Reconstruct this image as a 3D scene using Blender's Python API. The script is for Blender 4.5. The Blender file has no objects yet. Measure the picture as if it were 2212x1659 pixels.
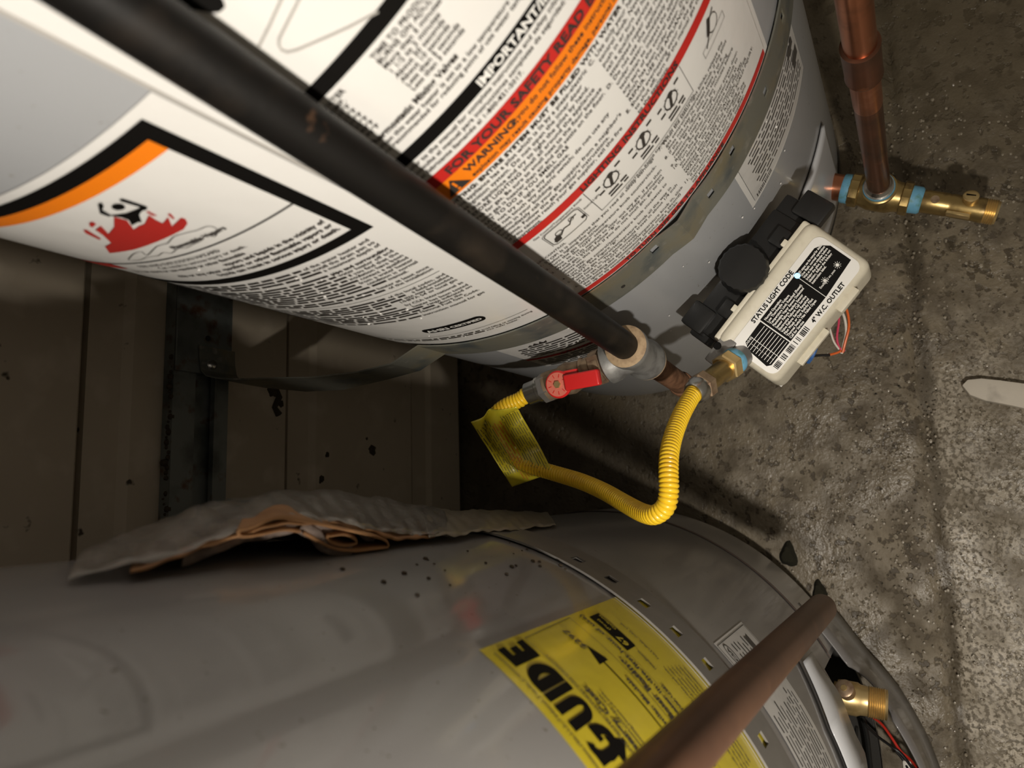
import bpy, bmesh, math, random
import numpy as np
from mathutils import Vector, Matrix
PI = math.pi
R_ = math.radians
SC = bpy.context.scene
COL = SC.collection
rnd = random.Random(7)

# ------------------------------------------------------------------ camera, light, exposure
CAM = Vector((0.0, 0.0, 0.946))
RW = np.array([[-0.0281, -0.9894, 0.1424], [-0.8806, 0.0919, 0.4648], [-0.4729, -0.1123, -0.8739]])
cd = bpy.data.cameras.new('camera'); cam = bpy.data.objects.new('camera', cd); COL.objects.link(cam)
cd.sensor_width = 36.0; cd.lens = 1620.0 / 2212.0 * 36.0
cd.clip_start = 0.01; cd.clip_end = 50
m3 = Matrix(((RW[0][0], -RW[0][1], -RW[0][2]), (RW[1][0], -RW[1][1], -RW[1][2]), (RW[2][0], -RW[2][1], -RW[2][2])))
cam.matrix_world = Matrix.Translation(CAM) @ m3.to_4x4()
cd.dof.use_dof = True; cd.dof.focus_distance = 0.62; cd.dof.aperture_fstop = 8.5
SC.camera = cam

w = bpy.data.worlds.new('garage_dark'); SC.world = w; w.use_nodes = True
w.node_tree.nodes['Background'].inputs[0].default_value = (1.0, 0.86, 0.66, 1)
w.node_tree.nodes['Background'].inputs[1].default_value = 0.14

def lamp(name, loc, power, radius, color, spot=None, target=None, blend=0.6):
    l = bpy.data.lights.new(name, 'SPOT' if spot else 'POINT'); l.energy = power; l.shadow_soft_size = radius; l.color = color
    o = bpy.data.objects.new(name, l); COL.objects.link(o); o.location = loc
    if spot:
        l.spot_size = R_(spot); l.spot_blend = blend
        o.rotation_euler = (Vector(target) - Vector(loc)).to_track_quat('-Z', 'Y').to_euler()
    return o
lamp('work_light', (-0.208, -0.088, 0.85), 11.8, 0.014, (1.0, 0.925, 0.82))
lamp('fill_light', (-0.7, -0.9, 2.0), 1.4, 0.10, (1.0, 0.82, 0.60))  # unseen fill, added to lift the dim parts

SC.view_settings.view_transform = 'Standard'; SC.view_settings.look = 'None'
SC.view_settings.exposure = 0.0; SC.view_settings.gamma = 1.0; SC.view_settings.use_curve_mapping = False

# ------------------------------------------------------------------ measured layout (metres)
CA = np.array([0.3789, 0.3072]); RA = 0.26       # right-hand water heater
CB = np.array([-0.2884, 0.3220]); RB = 0.264     # left-hand water heater
YW = 0.59                                        # wall face
TINT = {}

# ------------------------------------------------------------------ materials
def mat(name, col, rough=0.5, metal=0.0, coat=0.0, noise=None, bump=None, spec=None, alpha=None, trans=0.0, emit=None):
    """noise = (scale, colour2, lo, hi[, detail]) or list of them; bump = (scale, strength, distance)"""
    m = bpy.data.materials.new(name); m.use_nodes = True
    nt = m.node_tree; b = nt.nodes['Principled BSDF']
    b.inputs['Base Color'].default_value = (*col, 1); b.inputs['Roughness'].default_value = rough
    b.inputs['Metallic'].default_value = metal; b.inputs['Coat Weight'].default_value = coat
    b.inputs['Coat Roughness'].default_value = 0.09
    if spec is not None: b.inputs['Specular IOR Level'].default_value = spec
    if alpha is not None: b.inputs['Alpha'].default_value = alpha
    b.inputs['Transmission Weight'].default_value = trans
    if emit: b.inputs['Emission Color'].default_value = (*emit[0], 1); b.inputs['Emission Strength'].default_value = emit[1]
    geo = nt.nodes.new('ShaderNodeNewGeometry')
    prev = None
    if noise:
        if not isinstance(noise, list): noise = [noise]
        for nz in noise:
            tx = nt.nodes.new('ShaderNodeTexNoise'); tx.inputs['Scale'].default_value = nz[0]
            tx.inputs['Detail'].default_value = nz[4] if len(nz) > 4 else 5
            nt.links.new(geo.outputs['Position'], tx.inputs['Vector'])
            mr = nt.nodes.new('ShaderNodeMapRange'); mr.inputs[1].default_value = nz[2]; mr.inputs[2].default_value = nz[3]
            nt.links.new(tx.outputs['Fac'], mr.inputs[0])
            mx = nt.nodes.new('ShaderNodeMix'); mx.data_type = 'RGBA'
            nt.links.new(mr.outputs[0], mx.inputs[0])
            if prev is None: mx.inputs[6].default_value = (*col, 1)
            else: nt.links.new(prev, mx.inputs[6])
            mx.inputs[7].default_value = (*nz[1], 1)
            prev = mx.outputs[2]
        nt.links.new(prev, b.inputs['Base Color'])
    if bump:
        if not isinstance(bump, list): bump = [bump]
        pb = None
        for bp in bump:
            tx = nt.nodes.new('ShaderNodeTexNoise'); tx.inputs['Scale'].default_value = bp[0]; tx.inputs['Detail'].default_value = 4
            nt.links.new(geo.outputs['Position'], tx.inputs['Vector'])
            bn = nt.nodes.new('ShaderNodeBump'); bn.inputs['Strength'].default_value = bp[1]; bn.inputs['Distance'].default_value = bp[2]
            nt.links.new(tx.outputs['Fac'], bn.inputs['Height'])
            if pb is not None: nt.links.new(pb, bn.inputs['Normal'])
            pb = bn.outputs['Normal']
        nt.links.new(pb, b.inputs['Normal'])
    return m

M = {}
M['paint'] = mat('grey_enamel', (0.36, 0.37, 0.385), 0.34, coat=0.25, noise=[(3, (0.33, 0.335, 0.34), 0.4, 0.7), (260, (0.22, 0.20, 0.17), 0.70, 0.76, 2)], bump=(18, 0.03, 0.01))
M['paint_b'] = mat('shaded_grey_enamel', (0.21, 0.20, 0.203), 0.42, coat=0.75, noise=[(5, (0.24, 0.235, 0.225), 0.35, 0.65), (9, (0.30, 0.285, 0.27), 0.55, 0.8), (300, (0.10, 0.08, 0.06), 0.71, 0.76, 2)], bump=[(5, 0.05, 0.006)])  # same grey as the other tank, its shade put into the colour
M['door'] = mat('pale_grey_enamel', (0.60, 0.61, 0.63), 0.35, coat=0.2)
M['dark'] = mat('dark_parts_and_shade', (0.02, 0.018, 0.015), 0.8)  # near-black parts; also paints the shade in gaps, holes and chamber
M['label'] = mat('white_vinyl', (0.74, 0.73, 0.705), 0.33, coat=0.3, bump=[(22, 0.16, 0.006), (60, 0.10, 0.002)])
M['label2'] = mat('plate_vinyl', (0.62, 0.61, 0.59), 0.38, coat=0.2, noise=(40, (0.5, 0.49, 0.47), 0.5, 0.75))
M['ink'] = mat('black_ink', (0.005, 0.0045, 0.004), 0.6, spec=0.08)
M['ink2'] = mat('faded_ink', (0.07, 0.065, 0.06), 0.45)
M['ink_grey'] = mat('grey_ink', (0.42, 0.40, 0.37), 0.45)
M['ink_fine'] = mat('fine_print_ink', (0.035, 0.03, 0.027), 0.45)
M['red'] = mat('red_ink', (0.52, 0.022, 0.018), 0.35, coat=0.2)
M['orange'] = mat('orange_ink', (0.85, 0.21, 0.008), 0.35, coat=0.2)
M['flame'] = mat('flame_red_ink', (0.42, 0.025, 0.02), 0.4)
M['yellow_label'] = mat('yellow_label', (0.50, 0.40, 0.022), 0.27, coat=0.4, bump=[(35, 0.16, 0.004)])
M['ylabel_print'] = mat('yellow_label_print', (0.62, 0.53, 0.10), 0.4)
M['galv'] = mat('galvanised_steel', (0.20, 0.20, 0.17), 0.42, metal=0.35, noise=[(14, (0.25, 0.215, 0.13), 0.52, 0.68), (35, (0.11, 0.125, 0.125), 0.52, 0.7), (90, (0.30, 0.29, 0.25), 0.62, 0.75)], bump=[(220, 0.12, 0.0008), (30, 0.1, 0.002)])
M['galv_b'] = mat('painted_strap', (0.165, 0.155, 0.142), 0.45, metal=0.1, coat=0.25, noise=[(60, (0.19, 0.18, 0.165), 0.5, 0.8)], bump=(140, 0.1, 0.0006))
M['strut'] = mat('zinc_strut', (0.17, 0.185, 0.175), 0.45, metal=0.2, noise=[(60, (0.10, 0.045, 0.02), 0.58, 0.72), (25, (0.07, 0.08, 0.075), 0.5, 0.7)])
M['iron'] = mat('black_iron', (0.0055, 0.0048, 0.0042), 0.5, coat=0.0, spec=0.25, noise=[(30, (0.020, 0.015, 0.011), 0.52, 0.75), (26, (0.13, 0.068, 0.038), 0.665, 0.71)], bump=(120, 0.15, 0.001))
M['cast'] = mat('galvanised_cast_fitting', (0.30, 0.30, 0.29), 0.5, metal=0.5, noise=(90, (0.18, 0.175, 0.17), 0.45, 0.7), bump=(260, 0.25, 0.0006))
M['dope'] = mat('tan_thread_sealant', (0.46, 0.33, 0.20), 0.7, noise=(180, (0.32, 0.22, 0.13), 0.45, 0.65), bump=(300, 0.4, 0.0008))
M['rust'] = mat('rusty_steel', (0.26, 0.13, 0.07), 0.7, metal=0.2, noise=(120, (0.13, 0.06, 0.03), 0.4, 0.65), bump=(200, 0.3, 0.0008))
M['copper'] = mat('bright_copper', (0.62, 0.25, 0.14), 0.28, metal=1.0, noise=[(22, (0.34, 0.15, 0.085), 0.5, 0.64), (70, (0.72, 0.33, 0.20), 0.55, 0.75)])
M['copper_dark'] = mat('tarnished_copper', (0.25, 0.105, 0.062), 0.30, metal=0.9, noise=[(25, (0.15, 0.072, 0.045), 0.42, 0.62), (60, (0.42, 0.17, 0.09), 0.64, 0.75)])
M['copper_brown'] = mat('brown_oxidised_copper', (0.17, 0.083, 0.048), 0.40, metal=0.5, noise=[(16, (0.115, 0.055, 0.034), 0.4, 0.65), (50, (0.22, 0.105, 0.06), 0.62, 0.78)])
M['solder'] = mat('solder', (0.62, 0.60, 0.56), 0.22, metal=1.0, bump=(150, 0.3, 0.0008))
M['brass'] = mat('old_brass', (0.47, 0.34, 0.14), 0.34, metal=0.9, noise=[(70, (0.24, 0.165, 0.075), 0.5, 0.68), (40, (0.62, 0.47, 0.22), 0.6, 0.8)], bump=(260, 0.15, 0.0004))
M['brass_bright'] = mat('clean_brass', (0.80, 0.60, 0.29), 0.34, metal=0.85, noise=(60, (0.60, 0.43, 0.19), 0.5, 0.7), bump=(200, 0.1, 0.0003))
M['brass_pale'] = mat('scuffed_brass', (0.45, 0.33, 0.22), 0.42, metal=0.7, noise=(120, (0.28, 0.18, 0.12), 0.45, 0.65), bump=(220, 0.25, 0.0006))
M['tape'] = mat('blue_sealant', (0.16, 0.42, 0.62), 0.5, noise=(160, (0.12, 0.30, 0.30), 0.5, 0.7), bump=(250, 0.4, 0.0006))
M['yellow'] = mat('yellow_coating', (0.86, 0.56, 0.02), 0.36, coat=0.25, noise=(60, (0.78, 0.46, 0.015), 0.5, 0.75))
M['tag'] = mat('yellow_tag_vinyl', (0.62, 0.52, 0.03), 0.35, coat=0.4, noise=(60, (0.5, 0.44, 0.02), 0.5, 0.7))
M['tag_red'] = mat('red_tag_print', (0.62, 0.17, 0.03), 0.5)
M['steel'] = mat('bright_steel', (0.60, 0.60, 0.58), 0.26, metal=1.0, bump=(160, 0.1, 0.0004))
M['dull_steel'] = mat('dull_steel', (0.38, 0.37, 0.36), 0.42, metal=0.8, bump=(160, 0.2, 0.0004))
M['vinyl_red'] = mat('red_vinyl', (0.66, 0.022, 0.022), 0.33, coat=0.3)
M['vinyl_pink'] = mat('faded_red_disc', (0.66, 0.17, 0.12), 0.5)
M['cream'] = mat('cream_plastic', (0.71, 0.665, 0.54), 0.42, coat=0.1, noise=(160, (0.66, 0.61, 0.49), 0.5, 0.7))
M['black'] = mat('black_plastic', (0.012, 0.012, 0.012), 0.40, coat=0.12, bump=(120, 0.1, 0.0006))
M['white_print'] = mat('white_print', (0.80, 0.79, 0.76), 0.4)
M['led'] = mat('blue_led', (0.25, 0.5, 0.9), 0.3, emit=((0.22, 0.55, 1.0), 2.5))
M['wire_red'] = mat('red_wire', (0.60, 0.035, 0.02), 0.4); M['wire_orange'] = mat('orange_wire', (0.72, 0.14, 0.03), 0.4)
M['wire_white'] = mat('white_wire', (0.68, 0.65, 0.58), 0.4); M['wire_pink'] = mat('pink_wire', (0.58, 0.06, 0.12), 0.4)
M['wire_blue'] = mat('blue_wire', (0.05, 0.15, 0.42), 0.4); M['wire_black'] = mat('black_wire', (0.012, 0.012, 0.012), 0.4)
M['film'] = mat('cloudy_plastic_film', (0.34, 0.315, 0.28), 0.12, alpha=0.6, coat=0.6, bump=[(45, 0.5, 0.004), (140, 0.3, 0.002)])
M['film2'] = mat('dusty_plastic_film', (0.36, 0.32, 0.25), 0.30, alpha=0.75, coat=0.3, bump=[(40, 0.5, 0.004)])
M['card'] = mat('brown_cardboard', (0.33, 0.17, 0.07), 0.75, noise=(60, (0.22, 0.11, 0.05), 0.45, 0.7), bump=(120, 0.4, 0.001))
M['fibre'] = mat('grey_fibre', (0.17, 0.13, 0.11), 0.9, noise=(120, (0.26, 0.20, 0.16), 0.45, 0.7), bump=(160, 0.8, 0.002))
M['dirt'] = mat('dust_clump', (0.05, 0.035, 0.02), 0.9, bump=(300, 0.8, 0.001))
M['wallboard'] = mat('grimy_painted_board', (0.56, 0.485, 0.375), 0.6, noise=[(4, (0.47, 0.40, 0.30), 0.4, 0.65), (22, (0.62, 0.54, 0.43), 0.55, 0.72), (46, (0.05, 0.035, 0.022), 0.69, 0.74, 3)], bump=[(25, 0.1, 0.003)])
M['groove'] = mat('brown_groove', (0.16, 0.095, 0.045), 0.8)
M['plaster'] = mat('pale_plaster', (0.62, 0.57, 0.49), 0.75, noise=[(45, (0.46, 0.42, 0.36), 0.5, 0.68)], bump=[(60, 0.4, 0.002)])
M['shadow_blob'] = mat('painted_shadow', (0.018, 0.016, 0.007), 0.95, bump=(250, 0.8, 0.002))  # pipe shadow on the floor, painted as a near-black colour
M['water'] = mat('water_drop', (0.9, 0.9, 0.88), 0.03, trans=1.0)
M['pebble'] = mat('sand_grain', (0.36, 0.32, 0.25), 0.35, coat=0.6, noise=(300, (0.22, 0.18, 0.13), 0.45, 0.6))

def concrete():
    m = bpy.data.materials.new('stained_damp_concrete'); m.use_nodes = True
    nt = m.node_tree; b = nt.nodes['Principled BSDF']; L = nt.links
    geo = nt.nodes.new('ShaderNodeNewGeometry')
    def noise(s, d=6, r=0.55):
        t = nt.nodes.new('ShaderNodeTexNoise'); t.inputs['Scale'].default_value = s; t.inputs['Detail'].default_value = d; t.inputs['Roughness'].default_value = r
        L.new(geo.outputs['Position'], t.inputs['Vector']); return t.outputs['Fac']
    def rng(f, lo, hi, a=0.0, c=1.0):
        r = nt.nodes.new('ShaderNodeMapRange'); r.inputs[1].default_value = lo; r.inputs[2].default_value = hi
        r.inputs[3].default_value = a; r.inputs[4].default_value = c; L.new(f, r.inputs[0]); return r.outputs[0]
    def mixc(f, c1, c2):
        x = nt.nodes.new('ShaderNodeMix'); x.data_type = 'RGBA'; L.new(f, x.inputs[0])
        for i, c in ((6, c1), (7, c2)):
            if isinstance(c, tuple): x.inputs[i].default_value = (*c, 1)
            else: L.new(c, x.inputs[i])
        return x.outputs[2]
    def mth(op, a, c):
        x = nt.nodes.new('ShaderNodeMath'); x.operation = op
        for i, v in ((0, a), (1, c)):
            if isinstance(v, (int, float)): x.inputs[i].default_value = v
            else: L.new(v, x.inputs[i])
        return x.outputs[0]
    sp = nt.nodes.new('ShaderNodeSeparateXYZ'); L.new(geo.outputs['Position'], sp.inputs[0])
    # rough exposed-aggregate apron in front of the joint at y = -0.01, smoother slab behind it
    warp = mth('ADD', sp.outputs['Y'], mth('MULTIPLY', noise(25), 0.03))
    rough_zone = mth('MULTIPLY', rng(warp, 0.012, -0.012), rng(mth('ADD', sp.outputs['X'], mth('MULTIPLY', noise(9), 0.12)), 0.26, 0.12))
    base = mixc(rng(noise(6), 0.35, 0.65), (0.18, 0.148, 0.10), (0.275, 0.232, 0.165))
    base = mixc(rng(noise(28), 0.45, 0.62), base, (0.125, 0.10, 0.066))
    pits = rng(noise(95, 3), 0.57, 0.63)
    base2 = mixc(pits, base, (0.085, 0.066, 0.043))
    grain = rng(noise(230, 2), 0.46, 0.58)
    apron = mixc(grain, (0.66, 0.595, 0.49), (0.15, 0.127, 0.09))
    apron = mixc(rng(noise(30), 0.35, 0.7), apron, (0.24, 0.205, 0.15))
    c = mixc(mth('MULTIPLY', rough_zone, 0.85), base2, apron)
    # grime packed in the joint, and tank shade painted into the floor towards the wall
    jn = mth('ABSOLUTE', mth('ADD', warp, 0.002), 0); c = mixc(rng(jn, 0.010, 0.003, 0, 0.75), c, (0.09, 0.072, 0.048))
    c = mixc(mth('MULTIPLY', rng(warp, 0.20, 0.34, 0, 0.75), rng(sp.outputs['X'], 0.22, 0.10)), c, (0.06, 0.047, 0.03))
    big = rng(noise(42, 2), 0.61, 0.66); c = mixc(mth('MULTIPLY', big, rng(sp.outputs['X'], 0.12, 0.28, 0, 0.8)), c, (0.045, 0.034, 0.02))
    c = mixc(rng(sp.outputs['X'], 0.22, 0.55, 0, 0.6), c, (0.085, 0.066, 0.038))  # darker to the right: light falloff put into the floor colour
    # large old stains
    c = mixc(rng(noise(3.1, 3), 0.50, 0.66, 0, 0.55), c, (0.10, 0.078, 0.045))
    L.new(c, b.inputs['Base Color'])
    L.new(rng(noise(14), 0.42, 0.6, 0.32, 0.7), b.inputs['Roughness'])
    b.inputs['Specular IOR Level'].default_value = 0.55
    b1 = nt.nodes.new('ShaderNodeBump'); b1.inputs['Strength'].default_value = 0.55; b1.inputs['Distance'].default_value = 0.0018
    L.new(mth('SUBTRACT', noise(230, 3), mth('MULTIPLY', pits, 0.8)), b1.inputs['Height'])
    b2 = nt.nodes.new('ShaderNodeBump'); b2.inputs['Strength'].default_value = 0.35; b2.inputs['Distance'].default_value = 0.006
    L.new(noise(36), b2.inputs['Height']); L.new(b1.outputs[0], b2.inputs['Normal'])
    L.new(b2.outputs[0], b.inputs['Normal'])
    return m
M['concrete'] = concrete()

# ------------------------------------------------------------------ object helpers
def empty(name, loc, label, cat, group=None):
    o = bpy.data.objects.new(name, None); COL.objects.link(o); o.location = loc; o.empty_display_size = 0.03
    o['label'] = label; o['category'] = cat
    if group: o['group'] = group
    bpy.context.view_layer.update()
    return o
def link(name, me, m, parent=None, smooth=True):
    o = bpy.data.objects.new(name, me); COL.objects.link(o)
    if m is not None: me.materials.append(M[m] if isinstance(m, str) else m)
    if smooth:
        me.polygons.foreach_set('use_smooth', [True] * len(me.polygons))
        try: me.set_sharp_from_angle(angle=R_(40))
        except Exception: pass
    if parent is not None:
        o.parent = parent
        # vertices are given in world space: undo every ancestor's location
        t = Vector((0, 0, 0)); p = parent
        chain = []
        while p is not None: chain.append(p); p = p.parent
        wl = Vector((0, 0, 0))
        for p in chain: wl += p.location
        o.location = -wl
    return o
def mk(name, V, F, m, parent=None, smooth=True):
    me = bpy.data.meshes.new(name); me.from_pydata([tuple(map(float, v)) for v in V], [], [tuple(f) for f in F]); me.update()
    return link(name, me, m, parent, smooth)
def tag(o, label, cat, group=None, kind=None):
    o['label'] = label; o['category'] = cat
    if group: o['group'] = group
    if kind: o['kind'] = kind
    return o
def merge(parts):
    V = []; F = []
    for v, f in parts:
        k = len(V); V += list(v); F += [tuple(i + k for i in q) for q in f]
    return V, F
def frame(axis):
    a = Vector(axis).normalized(); h = Vector((0, 0, 1)) if abs(a.z) < 0.9 else Vector((1, 0, 0))
    u = a.cross(h).normalized(); v = a.cross(u).normalized()
    return a, u, v
def lathe(p, axis, prof, n=32, flat=None, closed=True):
    """prof = [(t, r)]: distance along the axis and radius. flat = number of hex-like flats"""
    a, u, v = frame(axis); p = Vector(p); V = []; F = []
    N = flat or n
    for t, r in prof:
        for i in range(N):
            th = 2 * PI * i / N
            V.append(p + a * t + (u * math.cos(th) + v * math.sin(th)) * r)
    for k in range(len(prof) - 1):
        for i in range(N):
            j = (i + 1) % N
            F.append((k * N + i, k * N + j, (k + 1) * N + j, (k + 1) * N + i))
    if closed:
        F.append(tuple(range(N - 1, -1, -1))); F.append(tuple(range((len(prof) - 1) * N, len(prof) * N)))
    return V, F
def cyl(p, q, r, n=28, bev=0.0004, r2=None):
    p = Vector(p); q = Vector(q); L = (q - p).length; r2 = r if r2 is None else r2
    return lathe(p, q - p, [(0, r - bev), (bev, r), (L - bev, r2), (L, r2 - bev)], n)
def hexnut(p, q, r, bev=0.001):
    p = Vector(p); q = Vector(q); L = (q - p).length
    return lathe(p, q - p, [(0, r - bev), (bev, r), (L - bev, r), (L, r - bev)], flat=6)
def smooth_path(pts, n):
    """Catmull-Rom through the points"""
    P = [Vector(p) for p in pts]; P = [P[0] * 2 - P[1]] + P + [P[-1] * 2 - P[-2]]; out = []
    for i in range(1, len(P) - 2):
        for k in range(n):
            t = k / n
            out.append(0.5 * ((2 * P[i]) + (P[i + 1] - P[i - 1]) * t + (2 * P[i - 1] - 5 * P[i] + 4 * P[i + 1] - P[i + 2]) * t * t + (3 * P[i] - P[i - 1] - 3 * P[i + 1] + P[i + 2]) * t ** 3))
    out.append(P[-2]); return out
def resample(path, step):
    out = [path[0]]; acc = 0.0
    for a, b in zip(path[:-1], path[1:]):
        d = (b - a).length
        while acc + d >= step:
            t = (step - acc) / d; a = a + (b - a) * t; out.append(a.copy()); d = (b - a).length; acc = 0.0
        acc += d
    out.append(path[-1]); return out
def tube(path, rad, n=12, cap=True):
    """rad: number or function of index"""
    V = []; F = []; up = None
    for i, p in enumerate(path):
        a = (path[min(i + 1, len(path) - 1)] - path[max(i - 1, 0)]).normalized()
        if up is None: up = frame(a)[1]
        up = (up - a * up.dot(a)).normalized(); v = a.cross(up)
        r = rad(i) if callable(rad) else rad
        for k in range(n):
            th = 2 * PI * k / n; V.append(p + (up * math.cos(th) + v * math.sin(th)) * r)
    for i in range(len(path) - 1):
        for k in range(n):
            j = (k + 1) % n; F.append((i * n + k, i * n + j, (i + 1) * n + j, (i + 1) * n + k))
    if cap: F.append(tuple(range(n - 1, -1, -1))); F.append(tuple(range((len(path) - 1) * n, len(path) * n)))
    return V, F
def box(c, s, X=(1, 0, 0), Y=(0, 1, 0), Z=(0, 0, 1)):
    c = Vector(c); X, Y, Z = Vector(X), Vector(Y), Vector(Z); V = []
    for k in (-1, 1):
        for j in (-1, 1):
            for i in (-1, 1): V.append(c + X * (i * s[0] / 2) + Y * (j * s[1] / 2) + Z * (k * s[2] / 2))
    return V, [(0, 2, 3, 1), (4, 5, 7, 6), (0, 1, 5, 4), (2, 6, 7, 3), (0, 4, 6, 2), (1, 3, 7, 5)]
def bevelled(V, F, w, seg=3):
    bm = bmesh.new(); vs = [bm.verts.new(v) for v in V]
    for f in F: bm.faces.new([vs[i] for i in f])
    bmesh.ops.recalc_face_normals(bm, faces=bm.faces)
    bmesh.ops.bevel(bm, geom=list(bm.edges), offset=w, segments=seg, profile=0.6, affect='EDGES', clamp_overlap=True)
    bm.verts.index_update()
    out = ([v.co.copy() for v in bm.verts], [tuple(v.index for v in f.verts) for f in bm.faces]); bm.free(); return out

# curved sheets on a heater: azimuth u (arc length), height z, stand-off e
class Drum:
    def __init__(s, c, r): s.c = c; s.r = r
    def p(s, u, z, e=0.0):
        th = u / s.r; return ((s.c[0] + (s.r + e) * math.cos(th)), (s.c[1] + (s.r + e) * math.sin(th)), z)
DA = Drum(CA, RA); DB = Drum(CB, RB)
def patch(D, u0, u1, z0, z1, e, thick=0.0, nu=None, nz=1, fe=None):
    nu = nu or max(1, int(abs(u1 - u0) / 0.006)); V = []; F = []
    for j in range(nz + 1):
        for i in range(nu + 1):
            u = u0 + (u1 - u0) * i / nu; z = z0 + (z1 - z0) * j / nz
            V.append(D.p(u, z, e + (fe(u, z) if fe else 0)))
    W = nu + 1
    for j in range(nz):
        for i in range(nu): F.append((j * W + i, j * W + i + 1, (j + 1) * W + i + 1, (j + 1) * W + i))
    return V, F
def poly(D, pts, e, sub=0.006):
    """filled (u,z) outline laid on the drum; triangulated, long pieces cut so that they follow the curve"""
    bm = bmesh.new(); vs = [bm.verts.new((x, y, 0)) for x, y in pts]; f = bm.faces.new(vs)
    us = [p[0] for p in pts]; u = min(us) + sub
    while u < max(us):
        bmesh.ops.bisect_plane(bm, geom=list(bm.verts) + list(bm.edges) + list(bm.faces), plane_co=(u, 0, 0), plane_no=(1, 0, 0)); u += sub
    bmesh.ops.triangulate(bm, faces=list(bm.faces)); bm.verts.index_update()
    out = ([D.p(v.co.x, v.co.y, e) for v in bm.verts], [tuple(v.index for v in q.verts) for q in bm.faces]); bm.free(); return out
def stroke(pts, w):
    """thin outline band around an open polyline in (u,z)"""
    out = []
    for (x0, y0), (x1, y1) in zip(pts[:-1], pts[1:]):
        dx, dy = x1 - x0, y1 - y0; L = math.hypot(dx, dy) or 1e-9; nx, ny = -dy / L * w / 2, dx / L * w / 2; ex, ey = dx / L * w * .3, dy / L * w * .3
        out.append([(x0 + nx - ex, y0 + ny - ey), (x0 - nx - ex, y0 - ny - ey), (x1 - nx + ex, y1 - ny + ey), (x1 + nx + ex, y1 + ny + ey)])
    return out

# ------------------------------------------------------------------ lettering: glyphs turned into mesh once, then laid out
_G = {}
def _mesh(txt, bold):
    cu = bpy.data.curves.new('t', 'FONT'); cu.body = txt; cu.size = 1.0; cu.resolution_u = 2
    cu.offset = 0.030 if bold else 0.012
    o = bpy.data.objects.new('t', cu); COL.objects.link(o)
    dg = bpy.context.evaluated_depsgraph_get(); dg.update()
    me = bpy.data.meshes.new_from_object(o.evaluated_get(dg))
    V = np.array([v.co[:2] for v in me.vertices]) if len(me.vertices) else np.zeros((0, 2))
    F = [tuple(p.vertices) for p in me.polygons]
    bpy.data.objects.remove(o); bpy.data.curves.remove(cu); bpy.data.meshes.remove(me)
    return V, F
def glyph(c, bold):
    k = (c, bold)
    if k not in _G:
        w2, _ = _mesh('II', bold); wi = w2[:, 0].max()
        if c == ' ': _G[k] = (np.zeros((0, 2)), [], 0.30); return _G[k]
        V, F = _mesh(c, bold)
        e, _ = _mesh('I' + c + 'I', bold); adv = e[:, 0].max() - wi
        _G[k] = (V, F, adv)
    return _G[k]
class Print:
    """collects flat print for one label; pt(x,y) maps label coordinates to space"""
    def __init__(s, pt): s.pt = pt; s.V = []; s.F = []
    def text(s, txt, x, y, h, bold=False, width=None, right=False, center=False, sx=1.0, maxw=None):
        size = h / 0.72; tot = sum(glyph(c, bold)[2] for c in txt) * size
        if width: sx = width / tot
        if maxw and tot * sx > maxw: sx = maxw / tot
        tot *= sx
        if right: x -= tot
        if center: x -= tot / 2
        for c in txt:
            V, F, a = glyph(c, bold); k = len(s.V)
            s.V += [s.pt(x + v[0] * size * sx, y + v[1] * size) for v in V]; s.F += [tuple(i + k for i in f) for f in F]
            x += a * size * sx
        return x
    def rect(s, x0, x1, y0, y1, n=None):
        n = n or max(1, int(abs(x1 - x0) / 0.006)); k = len(s.V)
        for i in range(n + 1):
            x = x0 + (x1 - x0) * i / n; s.V += [s.pt(x, y0), s.pt(x, y1)]
        for i in range(n): a = k + 2 * i; s.F.append((a, a + 2, a + 3, a + 1))
    def quad(s, q): k = len(s.V); s.V += [s.pt(*p) for p in q]; s.F.append(tuple(range(k, k + len(q))))
    def line(s, pts, w):
        P = [pts[0]]
        for a, c in zip(pts[:-1], pts[1:]):
            n = max(1, int(math.hypot(c[0] - a[0], c[1] - a[1]) / .008))
            P += [(a[0] + (c[0] - a[0]) * i / n, a[1] + (c[1] - a[1]) * i / n) for i in range(1, n + 1)]
        for q in stroke(P, w): s.quad(q)
    def ring(s, cx, cy, rx, ry, w, n=28): s.line([(cx + rx * math.cos(2 * PI * i / n), cy + ry * math.sin(2 * PI * i / n)) for i in range(n + 1)], w)
    def words(s, x0, x1, y, h, seed=0):
        r = random.Random(seed); x = x0
        while x < x1 - h:
            L = min(r.uniform(1.2, 6.0) * h, x1 - x); s.rect(x, x + L, y + h * .12, y + h * .72, 1); x += L + h * 0.65
    def build(s, name, m, parent):
        o = mk(name, s.V, s.F, m, parent, smooth=False); return o

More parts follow.
